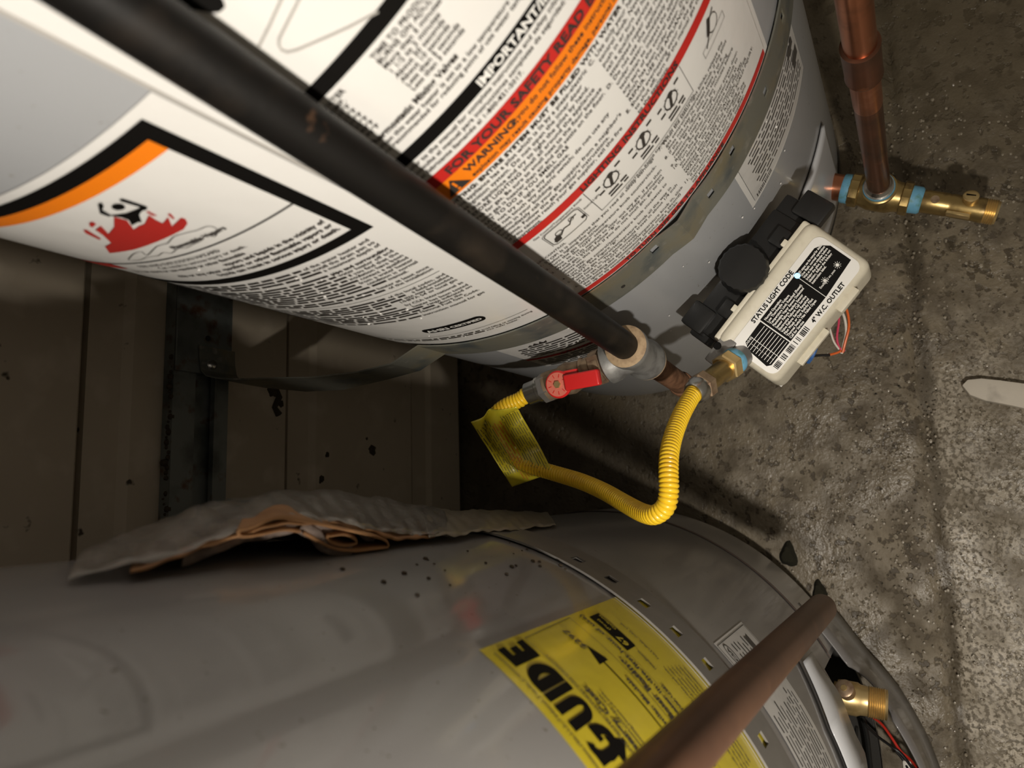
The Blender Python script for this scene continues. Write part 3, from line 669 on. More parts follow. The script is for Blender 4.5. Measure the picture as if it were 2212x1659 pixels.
# --- rating plate under the strap on the right
V, F = patch(DA, -.5745, -.4550, .3345, .425, e0, nu=30, nz=4); L3 = mk('rating_plate', V, F, 'label', HA)
L3['label'] = 'white rating sticker with a barcode, under the strap'
b = Print(lambda x, y: DA.p(x, y, e1)); b.rect(-.5745 + .0045, -.4570, .3385, .425); b.build('plate_field', 'label2', L3)
b = Print(lambda x, y: DA.p(x, y, e1 + .0003)); b.line([(-.5700, .3420), (-.5700, .4250)], .0004)
for i in range(12): b.words(-.5600 + (i % 3) * .002, -.4620, .4120 - i * .0058, .0029 if i % 4 else .0042, i + 40)
b.rect(-.4790, -.4640, .3920, .4000, 2); b.rect(-.4740, -.4600, .3700, .3820, 2)
x = -.5660
rr = random.Random(2)
while x < -.5430: ww = rr.uniform(.0003, .0011); b.rect(x, x + ww, .3400, .3455, 1); x += ww + rr.uniform(.0004, .0010)
b.build('lettering', 'ink2', L3)
# --- lower caution label
V, F = patch(DA, -.8135, -.7350, .3030, .4100, e0, nu=20, nz=4); L4 = mk('caution_label', V, F, 'label2', HA); L4['label'] = 'small white caution label with a red stripe, below the strap'
b = Print(lambda x, y: DA.p(x, y, e1)); b.rect(-.8135, -.7350, .3420, .3475); b.build('red_stripe', 'red', L4)
b = Print(lambda x, y: DA.p(x, y, e1 + .0003)); b.text('CAUTION', -.7800, .3425, .0040, True, width=.034)
for i in range(6): b.words(-.8030 + .004 * (i < 2), -.7400, .3870 - i * .0062, .0034, 80 + i)
for i in range(6): b.words(-.8060, -.7400, .3350 - i * .0055, .0032, 90 + i)
b.quad([(-.7880, .3925), (-.7840, .3965), (-.7825, .3935), (-.7790, .3990), (-.7765, .3940), (-.7735, .4000), (-.7720, .3950), (-.7680, .3980), (-.7700, .3920), (-.7760, .3930)])
b.build('lettering', 'ink_fine', L4)
# small water droplets and dust flecks on the paint are part of the jacket
rr = random.Random(21); parts = []
for i in range(46):
    u = rr.uniform(-.80, -.52) if i < 26 else rr.uniform(-.84, -.79); z = rr.uniform(.24, .42) if i < 26 else rr.uniform(.46, .70); s = rr.uniform(.0005, .0013)
    c = DA.p(u, z, .0008); n = (c[0] - CA[0], c[1] - CA[1], 0); parts.append(lathe(c, n, [(0, s), (s * .5, s * .8), (s * .8, s * .2)], 7))
V, F = merge(parts); o = mk('water_drops', V, F, 'label', HA); o['kind'] = 'stuff'

# ================================================================== LABELS ON THE LEFT-HAND HEATER
V, F = patch(DB, -.420, -.1545, .4450, .6530, e0, nu=50, nz=20); G1 = mk('energy_label', V, F, 'yellow_label', HB); G1['label'] = 'yellow energy guide label with large black letters'
b = Print(lambda x, y: DB.p(x, y, e1)); b.rect(-.420, -.1545, .4850, .4862); b.build('white_edge', 'white_print', G1)
b = Print(lambda x, y: DB.p(x, y, e1))
def E_(x, w, z0, z1):
    h = z1 - z0; t = h * .26; b.rect(x, x + w, z0, z0 + t, 2); b.rect(x, x + w, z1 - t, z1, 2); b.rect(x, x + w * .85, z0 + h / 2 - t / 2, z0 + h / 2 + t / 2, 2); b.rect(x, x + w * .5, z0, z1, 2)
zl, zh = .6180, .6425
E_(-.1695, .0115, zl, zh)
def arc(cx, cy, rx, ry, a0, a1, t, n=14):
    o_ = [(cx + rx * math.cos(a), cy + ry * math.sin(a)) for a in np.linspace(a0, a1, n)]; i_ = [(cx + (rx - t) * math.cos(a), cy + (ry - t * .9) * math.sin(a)) for a in np.linspace(a0, a1, n)]
    for k in range(n - 1): b.quad([o_[k], o_[k + 1], i_[k + 1], i_[k]])
hm = (zl + zh) / 2; hh = (zh - zl) / 2
b.rect(-.1850, -.1795, zl, zh, 1); arc(-.1805, hm, .0088, hh, -PI / 2, PI / 2, .0060)          # D
b.rect(-.1905, -.1860, zl, zh, 1)                                                             # I
b.rect(-.2060, -.2010, zl + .008, zh, 1); b.rect(-.1975, -.1925, zl + .008, zh, 1); arc(-.19925, zl + .009, .00675, .009, PI, 2 * PI, .0050)  # U
arc(-.2155, hm, .0085, hh, .35 * PI, 1.95 * PI, .0055); b.rect(-.2150, -.2070, hm - .003, hm + .0015, 1)   # G
b.quad([(-.2230, .6420), (-.2175, .6420), (-.2185, .6260), (-.2140, .6260), (-.2205, .6120), (-.2290, .6260), (-.2235, .6260)])   # arrow
x = b.text('ENERGY', -.2330, zl, .0245, True, right=True, sx=.62)
b.build('large_lettering', 'ink', G1)
b = Print(lambda x, y: DB.p(x, y, e1))
# scale arrow and box
b.line([(-.360, .5730), (-.1850, .5730)], .0013); b.quad([(-.1870, .5790), (-.1870, .5670), (-.1750, .5730)]); b.build('scale_arrow', 'ink', G1)
b = Print(lambda x, y: DB.p(x, y, e1)); b.rect(-.1880, -.1605, .5260, .5400, 5); b.build('black_box', 'ink', G1)
b = Print(lambda x, y: DB.p(x, y, e1 + .0003))
b.text('Removal of this label before consumer purchase violates the U.S. Federal Trade Commission', -.1590, .6462, .0026, right=True)
b.text('Estimated Yearly Energy Cost', -.1930, .6070, .0056, True, right=True); b.text('based on a national average cost', -.1990, .6030, .0026, right=True); b.text('and operating hours of use', -.1985, .5992, .0026, right=True)
b.text('WATER HEATER - NATURAL GAS CAPACITY', -.1700, .6128, .0022, right=True)
b.text('$297', -.1620, .5750, .0052, True, right=True)
b.text('Cost Range of Similar Models', -.1995, .5655, .0040, True, right=True)
b.text('First Hour Rating', -.1905, .5530, .0060, True, right=True); b.text('(How much hot water in the first hour of use)', -.1570, .5450, .0044, True, right=True)
b.text('LOW USE', -.2330, .5370, .0034, True); b.text('medium', -.1910, .5290, .0030, right=True)
for i in range(6): b.text(('Your cost will depend on your utility rates and use.', 'Cost based only on standard models of similar size.', 'Estimated operating cost based on a national cost', 'of natural gas. For more information, visit', 'the consumer office, or read the manual', 'before purchase or installation')[i], -.2060 - .0013 * i, .5185 - i * .0048, .0026, right=True)
b.text('NATURAL GAS USE', -.1720, .5150, .0024, right=True)
b.line([(-.400, .6155), (-.1580, .6155), (-.1565, .5600), (-.400, .5600)], .0004); b.line([(-.400, .5425), (-.185, .5425)], .0003)
b.build('lettering', 'ink_fine', G1)
b = Print(lambda x, y: DB.p(x, y, e1 + .0004)); b.text('67', -.1860, .5325, .0055, True); b.text('Gallons', -.1620, .5278, .0030, right=True); b.text('(First)', -.1640, .5345, .0028, right=True); b.build('box_lettering', 'yellow_label', G1)
# white rating sticker below the strap
V, F = patch(DB, -.262, -.2125, .3300, .4200, e0, nu=12, nz=2); G2 = mk('rating_sticker', V, F, 'label2', HB); G2['label'] = 'small white certification sticker'
b = Print(lambda x, y: DB.p(x, y, e1)); b.line([(-.2600, .3330), (-.2150, .3330), (-.2150, .4180), (-.2600, .4180)], .0006)
b.ring(-.2255, .4060, .0085, .0055, .0012); b.text('CSA', -.2255, .4040, .0042, True, center=True)
for i in range(7): b.words(-.2500, -.2200, .3900 - i * .0075, .0034, i + 120)
b.rect(-.2330, -.2220, .3480, .3560, 1); b.build('lettering', 'ink2', G2)
V, F = patch(DB, -.420, -.2590, .3330, .4200, e0, nu=24, nz=3); G3 = mk('data_sticker', V, F, 'label2', HB); G3['label'] = 'long white data sticker with typed columns'
b = Print(lambda x, y: DB.p(x, y, e1))
for i in range(12): b.words(-.4100, -.2640 - .003 * (i % 3), .4120 - i * .0064, .0030 if i % 3 else .0040, i + 150)
b.build('lettering', 'ink2', G3)

# ================================================================== STRAPS
def strap(name, path, z0, z1, slots, m, parent, dz=None, thick=.0012):
    """path: list of xy points; slots: list of (s, ds, za, zb); real holes"""
    P = [Vector((p[0], p[1], 0)) for p in path]; S = [0]
    for a, c in zip(P[:-1], P[1:]): S.append(S[-1] + (c - a).length)
    def at(s):
        s = max(0, min(S[-1], s)); i = max(0, int(np.searchsorted(S, s)) - 1); i = min(i, len(P) - 2)
        return P[i] + (P[i + 1] - P[i]) * ((s - S[i]) / max(1e-9, S[i + 1] - S[i]))
    cs = set(np.round(S, 5)); zz = {round(z0, 5), round(z1, 5)}
    for s, ds, za, zb in slots: cs |= {round(s - ds / 2, 5), round(s + ds / 2, 5)}; zz |= {round(za, 5), round(zb, 5)}
    cs = sorted(cs); zz = sorted(zz); V = []; F = []
    for s in cs:
        p = at(s); d = dz(s) if dz else 0; ln = .008 * math.exp(-((s - .11) / .055) ** 2) if dz else 0
        for z in zz: V.append((p.x - ln * (z1 - z) / (z1 - z0), p.y, z + d))
    n = len(zz)
    for i in range(len(cs) - 1):
        for j in range(n - 1):
            sm = (cs[i] + cs[i + 1]) / 2; zm = (zz[j] + zz[j + 1]) / 2
            if any(abs(sm - s) < ds / 2 and za < zm < zb for s, ds, za, zb in slots): continue
            a = i * n + j; F.append((a, a + n, a + n + 1, a + 1))
    o = mk(name, V, F, m, parent, smooth=False); md = o.modifiers.new('s', 'SOLIDIFY'); md.thickness = thick; md.offset = 0
    return o, S
ST = empty('steel_strap', (0.105, .45, .43), 'galvanised steel strap wrapped round the labelled heater and bolted to the wall channel', 'strap', None)
path = [(.142, YW - .0183), (.136, YW - .0183), (.128, YW - .0183), (.119, YW - .0193), (.1135, YW - .024), (.1105, YW - .034), (.1085, YW - .050), (.1070, .50), (.1045, .46), (.1045, .41), (.108, .375)]
rs_ = RA + .0022
arcpts = []
for th in np.arange(-189, 5, 1.0):
    e = .0034 * max(0, 1 - abs(th + 138.0) / 4.0) + .0006 * math.exp(-((th + 128) / 5.0) ** 2)
    arcpts.append((CA[0] + (rs_ + e) * math.cos(R_(th)), CA[1] + (rs_ + e) * math.sin(R_(th))))
path += arcpts + [(CA[0] + rs_, .45), (CA[0] + rs_ + .004, .54), (CA[0] + rs_ + .010, YW - .020), (CA[0] + rs_ + .022, YW - .0165), (CA[0] + rs_ + .08, YW - .0165)]
# arc-length of the azimuths where the slots sit
P_ = [Vector(p) for p in path]; S_ = [0]
for a, c in zip(P_[:-1], P_[1:]): S_.append(S_[-1] + (c - a).length)
i0 = 11
def s_of(th): k = (th + 189) / 1.0; i = int(k); return S_[i0 + i] + (S_[i0 + i + 1] - S_[i0 + i]) * (k - i)
sl = []
for th, zc in ((-143.3, .441), (-131.5, .431), (-125, .441), (-114.5, .431), (-104, .441)): sl.append((s_of(th), .0062, zc - .0050, zc + .0050))
def dz(s): return .030 * math.exp(-(s / .085) ** 2.0) if s < .3 else 0
o, _ = strap('strap_band', path, .4115, .4525, sl, 'galv', ST, dz)
V, F = box((.155, YW - .0160, .4745), (.078, .0022, .062)); V, F = bevelled(V, F, .0006, 1); o = mk('end_plate', V, F, 'strut', ST)
V, F = lathe((.125, YW - .0165, .468), (0, -1, 0), [(0, .0062), (.0015, .0062), (.004, .0045), (.005, .002)], 20); mk('bolt', V, F, 'steel', ST)
V, F = lathe((.150, YW - .0173, .472), (0, -1, 0), [(0, .0028), (.0003, .0028)], 14); mk('bolt_hole', V, F, 'dark', ST)
V, F = lathe((DA.p(R_(-151) * RA, .428, .003)), (math.cos(R_(-151)), math.sin(R_(-151)), 0), [(0, .0018), (.0004, .0018)], 12); mk('punched_hole', V, F, 'dark', ST)

SB = empty('steel_strap', (CB[0], CB[1], .46), 'dull grey slotted strap wrapped round the heater with the yellow label', 'strap')
path = [(CB[0] + (RB + .0020) * math.cos(R_(th)), CB[1] + (RB + .0020) * math.sin(R_(th))) for th in np.arange(-200, 60, 1.0)]
rb2 = RB + .002
def sb(th): return (th + 200) * 2 * rb2 * math.sin(R_(0.5))
sl = [(sb(th), .0078, .4590, .4700) for th in (-25.1, -30.8, -36.4, -42.0, -47.6, -53.1, -58.5, -64, -69.5, -75, -80.5, -86)]
strap('strap_band', path, .4385, .4835, sl, 'galv_b', SB, None, .0014)

# ================================================================== BLACK IRON GAS PIPE, TEE, VALVE
PB = Vector((.1082, .1876, .4125)); PT = Vector((.1297, .1812, .7557))
axis = (PT - PB).normalized(); rP = .01065
GP = empty('gas_pipe', PB, 'long black iron gas pipe with brown scuffs running down in front of the labelled heater', 'pipe')
pp = [PB - axis * .014 + axis * (i * .04) for i in range(13)]
pt_ = pp[-1] + Vector((0, 0, 0)); pp += [pt_ + Vector((-.0006, -.0012, .03)), pt_ + Vector((-.004, -.005, .09)), pt_ + Vector((-.010, -.012, .18)), pt_ + Vector((-.03, -.035, .50))]
V, F = tube(pp, rP, 48); mk('pipe', V, F, 'iron', GP)
TC = PB - axis * .030
def ring(p, ax, prof, name, m, parent, n=36):
    V, F = lathe(p, ax, prof, n); return mk(name, V, F, m, parent)
TE = empty('pipe_tee', TC, 'grey cast pipe tee at the foot of the black iron gas pipe', 'pipe tee')
ring(PB - axis * .060, axis, [(0, .0135), (.001, .0166), (.009, .0170), (.012, .0150), (.042, .0150), (.046, .0168), (.0525, .0170), (.054, .0160), (.054, .0108)], 'tee_body', 'cast', TE)
ring(PB - axis * .0070, axis, [(0, .0164), (.0012, .0167), (.0024, .0140), (.0034, rP + .0002)], 'sealant_ring', 'dope', TE)
ring(PB - axis * .0635, axis, [(0, .0130), (.001, .0160), (.0035, .0165), (.004, .014)], 'sealant_ring', 'dope', TE)
bx = Vector((-.022, .090, -.004)).normalized()
ring(TC + bx * .004, bx, [(0, .0142), (.010, .0142), (.014, .0165), (.0205, .0170), (.022, .015), (.022, .009)], 'tee_branch', 'cast', TE)
# drip leg, added to stand in for a brown patch on the tank
ring(PB - axis * .062, -axis, [(0, .0102), (.105, .0102)], 'added_drip_nipple', 'rust', TE)
ring(PB - axis * .166, -axis, [(0, .0112), (.001, .0118), (.014, .0118), (.016, .010), (.017, .004)], 'added_drip_cap', 'rust', TE)
GV = empty('shutoff_valve', TC + bx * .045, 'brass gas shutoff valve with a red lever handle', 'valve')
v0 = TC + bx * .0235
ring(v0, bx, [(0, .0095), (.004, .0095), (.005, .0135), (.013, .0135), (.0145, .0115), (.020, .0112), (.022, .0128), (.024, .0112), (.030, .0120), (.036, .0138), (.042, .0128), (.044, .0115), (.052, .0125), (.058, .0125), (.059, .0105)], 'valve_body', 'brass_pale', GV)
V, F = hexnut(v0 + bx * .004, v0 + bx * .014, .0148); mk('hex_end', V, F, 'brass_pale', GV)
camd = Vector((-.12, -.20, .95)).normalized()
sd = (camd - bx * camd.dot(bx)).normalized(); side = bx.cross(sd)
hc = v0 + bx * .040 + sd * .0145 - side * .003
ring(v0 + bx * .038 + sd * .008 - side * .001, sd, [(0, .0050), (.0095, .0050)], 'stem', 'brass_pale', GV)
V, F = lathe(hc, sd, [(0, .0085), (.001, .0110), (.0045, .0114), (.0055, .0106), (.0055, .0098)], 32); d1 = (V, F)
lv = (-bx * 1.0 - side * .17).normalized(); lp = lv.cross(sd).normalized()
V, F = bevelled(*box(hc + lv * .0215 + sd * .0048, (.030, .0130, .0075), lv, lp, sd), .0018, 3)
d2 = (V, F)
V, F = bevelled(*box(hc + lv * .010 + lp * -.003 + sd * .002, (.016, .014, .0045), lv, lp, sd), .0015, 2); d3 = (V, F)
V, F = merge([d1, d2, d3]); HN = mk('lever_handle', V, F, 'vinyl_red', GV); HN['label'] = 'red lever handle'
ring(hc + sd * .0053, sd, [(0, .0098), (.0006, .0098), (.0007, .0030)], 'handle_disc', 'vinyl_pink', HN)
V, F = hexnut(hc + sd * .0055, hc + sd * .0078, .0032, .0004); mk('handle_nut', V, F, 'brass_bright', HN)
for k in range(9):
    a = k * PI * 2 / 9; c = hc + sd * .0062 + (lp * math.cos(a) + lv * math.sin(a)) * .0070
    V, F = box(c, (.0028, .0005, .0003), lp * math.cos(a) + lv * math.sin(a), -lp * math.sin(a) + lv * math.cos(a), sd); mk('spoke_mark', V, F, 'vinyl_red', HN, False)

# ================================================================== YELLOW FLEX CONNECTOR
FX = empty('flexible_gas_connector', (0.05, .2, .40), 'yellow corrugated flexible gas connector hanging in a loop between the valves', 'hose')
q0 = v0 + bx * .0545
V, F = hexnut(q0, q0 + bx * .010, .0128, .0012); mk('flare_nut', V, F, 'dull_steel', FX)
ring(q0 + bx * .009, bx, [(0, .0112), (.003, .0112), (.004, .0100), (.014, .0098), (.0150, .0082)], 'ferrule', 'steel', FX)
# waypoints of the hose in space (measured), refined
h0 = q0 + bx * .022
way = [(0.0781, 0.2954, 0.3778), (0.0742, 0.3081, 0.3781), (0.0676, 0.3195, 0.3763), (0.0561, 0.3250, 0.3704), (0.0421, 0.3226, 0.3612), (0.0296, 0.3144, 0.3536), (0.0216, 0.2986, 0.3508), (0.0146, 0.2752, 0.3532), (0.0070, 0.2462, 0.3663), (-0.0018, 0.2189, 0.3847), (-0.0110, 0.1942, 0.4067), (-0.0173, 0.1741, 0.4270), (-0.0183, 0.1611, 0.4394), (-0.0126, 0.1518, 0.4445), (-0.0022, 0.1489, 0.4447), (0.0103, 0.1494, 0.4413), (0.0233, 0.1506, 0.4326), (0.0370, 0.1514, 0.4169), (0.0517, 0.1506, 0.3983), (0.0641, 0.1484, 0.3820)]
HOSE = [h0, h0 + bx * .004] + [Vector(w_) for w_ in way] + [Vector((0.0721, 0.1460, 0.3717))]
hp = resample(smooth_path(HOSE, 16), .00052)
rH = .0064
V, F = tube(hp, lambda i: rH + .0008 * abs(math.sin(i * PI / 6.0)) ** .7 * 1.4 - .0006, 20)
mk('hose', V, F, 'yellow', FX)
# tag wrapped over the hose
def build_tag():
    o = tag(mk('warning_tag', *tag_mesh(), 'tag'), 'bright yellow printed warning tag wrapped over the flexible connector', 'tag')
    s = o.modifiers.new('s', 'SOLIDIFY'); s.thickness = .0005; s.offset = 1
    return o
TO = Vector((0.0599, 0.3314, 0.3997)); TU = Vector((0.0723, 0.2970, 0.3811)) - TO; TVv = Vector((0.0044, 0.3227, 0.3448)) - TO
tn = TU.cross(TVv).normalized()
if tn.z < 0: tn = -tn
hc_ = [p for p in hp]
def tag_pt(a, c, extra=0.0):
    p = TO + TU * a + TVv * c
    # lift over the hose where it passes beneath
    best = min(((p - tn * (p - q).dot(tn) * 1.0 - q).length, (q - p).dot(tn)) for q in hc_[::6])
    d, hgt = best; R0 = rH + .0010; lift = 0
    d = min(((p - q) - tn * (p - q).dot(tn)).length for q in hc_[::4])
    q = min(hc_[::4], key=lambda q: ((p - q) - tn * (p - q).dot(tn)).length)
    hh = (q - p).dot(tn)
    if d < R0: lift = hh + math.sqrt(max(0, R0 * R0 - d * d))
    else: lift = hh + R0 * .0 - 0.0
    wgt = 1 if d < R0 else math.exp(-((d - R0) / .004) ** 2)
    base = 0.0
    return p + tn * ((lift if d < R0 else hh * wgt) * 1.0 + extra)
def tag_mesh():
    V = []; F = []; n, m_ = 30, 46
    for j in range(m_ + 1):
        for i in range(n + 1): V.append(tag_pt(i / n, j / m_))
    for j in range(m_):
        for i in range(n): a = j * (n + 1) + i; F.append((a, a + 1, a + n + 2, a + n + 1))
    return V, F
TG = build_tag()
def tag_print():
    for seed, lo, hi, m, nm, x0, x1 in ((1, .03, .30, 'ink2', 'small_print', .10, .80), (2, .33, .55, 'tag_red', 'red_print', .14, .95), (3, .58, .97, 'ink2', 'fine_print', .08, .92)):
        rr = random.Random(seed); V = []; F = []; a = lo
        while a < hi:
            c = x0 + rr.uniform(0, .04); h = .011 if m != 'tag_red' else .016
            while c < x1:
                L = min(rr.uniform(.04, .16), x1 - c + .02); k = len(V); n = max(1, int(L / .03))
                for i in range(n + 1):
                    cc = c + L * i / n; V += [tag_pt(a, cc, .0009), tag_pt(a + h, cc, .0009)]
                for i in range(n): F.append((k + 2 * i, k + 2 * i + 1, k + 2 * i + 3, k + 2 * i + 2))
                c += L + .025
            a += .052 if m != 'tag_red' else .06
        mk(nm, V, F, m, TG, False)
tag_print()

# ================================================================== GAS CONTROL VALVE ON THE RIGHT HEATER
az = R_(-132); OUT = Vector((math.cos(az), math.sin(az), 0)); TX = Vector((-OUT.y, OUT.x, 0)); UP = Vector((0, 0, 1))
O3 = Vector((CA[0], CA[1], 0)) + OUT * (RA + .055) + UP * .325
GC = empty('gas_control', O3 - UP * .03, 'cream gas control box with a black status light sticker on the labelled heater', 'gas control')
al = R_(22); TOPN = (UP * math.cos(al) + OUT * math.sin(al)); TY = (-OUT * math.cos(al) + UP * math.sin(al))   # TY: up the sloping face, towards the tank
def cp(x, out, z=0.0): return O3 + TX * x + OUT * out + UP * (-math.tan(al) * out + z)
def hull_box(x0, x1, o0, o1, ztop, depth, bev, slope=True, taper=0.0, seg=4):
    V = []
    for k in (0, 1):
        for (x, o) in ((x0, o0), (x1, o0), (x1, o1), (x0, o1)):
            t = taper if k == 0 else 0
            xx = x + (t if x == x0 else -t); oo = o + (t * .5 if o == o0 else -t * .5)
            zt = ztop + (-math.tan(al) * o if slope else 0)
            V.append(O3 + TX * xx + OUT * oo + UP * (zt if k == 1 else ztop - depth))
    return bevelled(V, [(3, 2, 1, 0), (4, 5, 6, 7), (0, 1, 5, 4), (1, 2, 6, 5), (2, 3, 7, 6), (3, 0, 4, 7)], bev, seg)
V, F = hull_box(-.080, .0405, -.015, .0415, .0, .060, .0095, seg=6); CV = mk('cover', V, F, 'cream', GC); CV['label'] = 'cream plastic cover'
# rear lip of the cover
V, F = hull_box(-.0785, .0385, -.018, .000, -.0035, .050, .003); mk('cover_lip', V, F, 'cream', GC)
for x in (-.052, .012): V, F = hull_box(x, x + .006, -.0205, -.014, -.004, .010, .0008, seg=2); mk('clip', V, F, 'cream', GC)
for V, F in [hull_box(-.004, .018, .040, .0462, -.020, .010, .0010, slope=False, seg=2), hull_box(-.055, -.020, .040, .0465, -.030, .006, .0010, slope=False, seg=2)]: mk('lower_ledge', V, F, 'cream', GC)
# sticker
def onface(x, o, e=.0003): return O3 + TX * x + OUT * o + UP * (-math.tan(al) * o) + TOPN * e
def sticker(pts, e, name, m, parent):
    V = [onface(x, o, e) for x, o in pts]; mk(name, V, [tuple(range(len(V)))], m, parent, False)
def rounded(x0, x1, o0, o1, r, n=6):
    pts = []
    for cx, cy, a0 in ((x1 - r, o1 - r, 0), (x0 + r, o1 - r, PI / 2), (x0 + r, o0 + r, PI), (x1 - r, o0 + r, 1.5 * PI)):
        for i in range(n + 1): a = a0 + i * PI / 2 / n; pts.append((cx + r * math.cos(a), cy + r * math.sin(a)))
    return pts
sticker(rounded(-.0755, .0345, -.0030, .0375, .0070), .0004, 'sticker', 'white_print', GC)
ST_ = [o for o in GC.children if o.name.startswith('sticker')][0]
sticker([(-.0010, .0020), (.0240, .0020), (.0290, .0050), (.0325, .0100), (.0325, .0280), (.0010 - .0020, .0305)], .0006, 'black_panel', 'ink', ST_)
sticker([(-.0450, .0030), (-.0015, .0030), (-.0015, .0305), (-.0450, .0305)], .0006, 'black_panel', 'ink', ST_)
sticker([(-.0700, .0100), (-.0660, .0045), (-.0460, .0040), (-.0460, .0305), (-.0690, .0305), (-.0720, .0280)], .0006, 'black_panel', 'ink', ST_)
def fpt(x, y): return onface(x, -y, .0008)     # y grows towards the tank
b = Print(fpt)
b.text('STATUS LIGHT CODE', -.0500, -.0012, .0036, True, width=.050); b.text('4" W.C. OUTLET', -.0230, -.0358, .0034, True, width=.038)
x = -.0690; rr = random.Random(9)
while x < -.0290: ww = rr.uniform(.0003, .0010); b.rect(x, x + ww, -.0362, -.0318, 1); x += ww + rr.uniform(.0003, .0008) + (.002 if rr.random() < .12 else 0)
b.build('sticker_lettering', 'ink', ST_)
b = Print(fpt)
rows = ['Normal Operation', 'Low Thermopile Voltage', 'Temperature Limit Reached (Reset)', 'Flammable Vapor Sensor Detected', 'Sensor Failure: Replace Sensor', 'Electronics Failure: Call Service', 'Valve Failure: Service Required', 'Pilot Weak or Out: Relight Pilot', 'Thermal Switch Has Failed Open', 'Call for Service']
for i, s_ in enumerate(rows): b.text(s_, -.0430, -.0066 - i * .00255, .0019, True, maxw=.0405)
for i in range(9): b.rect(-.0690, -.0470, -.0086 - i * .00255, -.0082 - i * .00255, 1)
b.rect(-.0605, -.0601, -.0300, -.0060, 1); b.text('FLASHES', -.0690, -.0068, .0018); 
for i in range(9): b.text(str((1, 2, 4, 5, 7, 8, 3, 0, 6)[i]), -.0650, -.0104 - i * .00235, .0014)
tt = ['LED status: see the manual for details.', 'One flash: normal operation', 'Wait at least ten minutes before', 'lighting the pilot. If light is not', 'blinking, follow the lighting', 'instruction label.']
for i, s_ in enumerate(tt): b.text(s_, .0010, -.0052 - i * .0024, .0018, True, maxw=.0285)
b.text('Example', .0015, -.0240, .0018); b.text('3 sec. pause', .0105, -.0240, .0018, maxw=.009)
for cx in (.0085, .0235):
    b.quad([(cx + .0013 * math.cos(a), -.0225 + .0013 * math.sin(a)) for a in np.linspace(0, 2 * PI, 11)[:-1]])
    for k in range(10): a = k * PI / 5; b.line([(cx + .0017 * math.cos(a), -.0225 + .0017 * math.sin(a)), (cx + .0028 * math.cos(a), -.0225 + .0028 * math.sin(a))], .0003)
b.build('white_lettering', 'white_print', ST_)
V = [onface(-.0005 + .0022 * math.cos(a), .0045 + .0022 * math.sin(a), .0010) for a in np.linspace(0, 2 * PI, 17)[:-1]]; o = mk('status_light', V, [tuple(range(16))], 'led', GC, False); o['label'] = 'glowing blue status light'
# black body between the cover and the tank
parts = [hull_box(-.080, .036, -.0470, -.012, -.006, .052, .003, slope=False, seg=2), hull_box(-.0870, -.0640, -.0440, -.0200, -.016, .034, .003, slope=False, seg=2),
         hull_box(-.0830, -.0600, -.0520, -.0300, -.0020, .030, .003, slope=False, seg=2), hull_box(.026, .052, -.0470, -.0220, -.010, .030, .003, slope=False, seg=2),
         hull_box(.040, .062, -.0340, -.0080, -.006, .012, .0025, slope=False, seg=2), hull_box(-.060, -.045, -.0300, -.0150, .0010, .012, .002, slope=False, seg=2),
         hull_box(.010, .026, -.0330, -.0190, -.001, .010, .002, slope=False, seg=2)]
V, F = merge(parts); BD = mk('valve_body', V, F, 'black', GC); BD['label'] = 'black plastic valve body'
V, F = lathe(O3 + TX * -.019 + OUT * -.0335 + UP * -.008, UP + OUT * .10, [(0, .0190), (.003, .0205), (.016, .0198), (.019, .0180), (.0195, .005)], 40)
for i, v in enumerate(V):
    k = i % 40; c = O3 + TX * -.019 + OUT * -.0335; d = Vector((v.x - c.x, v.y - c.y, 0)); V[i] = v + d * (.03 if k % 2 else -.01)
mk('control_knob', V, F, 'black', GC)
V, F = cyl(O3 + OUT * -.055 + UP * -.035 + TX * -.02, O3 + OUT * -.010 + UP * -.035 + TX * -.02, .014); mk('tank_fitting', V, F, 'dull_steel', GC)
# inlet boss + fittings down to the hose
a0 = Vector((0.1062, 0.1189, 0.3171)); b0 = Vector((0.0721, 0.1460, 0.3717)); ia = (b0 - a0).normalized(); IL = (b0 - a0).length
V, F = bevelled(*box(Vector((0.1103, 0.1338, 0.3165)), (.026, .014, .022), TX, OUT, UP), .002, 2); mk('inlet_boss', V, F, 'dull_steel', GC)
V, F = cyl(Vector((0.1133, 0.1339, 0.3354)), Vector((0.1133, 0.1339, 0.3354)) + Vector((-.18, -.10, .98)) * .002, .0032); mk('test_port', V, F, 'ink', GC)
FT = empty('brass_fitting', a0, 'brass union and flare fitting joining the yellow hose to the gas control box', 'fitting')
ring(a0, ia, [(0, .0100), (.012, .0100)], 'nipple', 'dull_steel', FT)
ring(a0 + ia * .009, ia, [(0, .0106), (.001, .0112), (.006, .0110), (.007, .0102)], 'blue_sealant', 'tape', FT)
V, F = hexnut(a0 + ia * .016, a0 + ia * .027, .0125, .0012); mk('hex_nut', V, F, 'brass_bright', FT)
ring(a0 + ia * .026, ia, [(0, .0085), (IL - .044, .0085)], 'neck', 'brass', FT)
V, F = hexnut(b0 - ia * .017, b0 - ia * .007, .0118, .0012); mk('hex_nut', V, F, 'brass_pale', FT)
ring(b0 - ia * .008, ia, [(0, .0100), (.001, .0104), (.008, .0094), (.010, .0080)], 'ferrule', 'steel', FX)
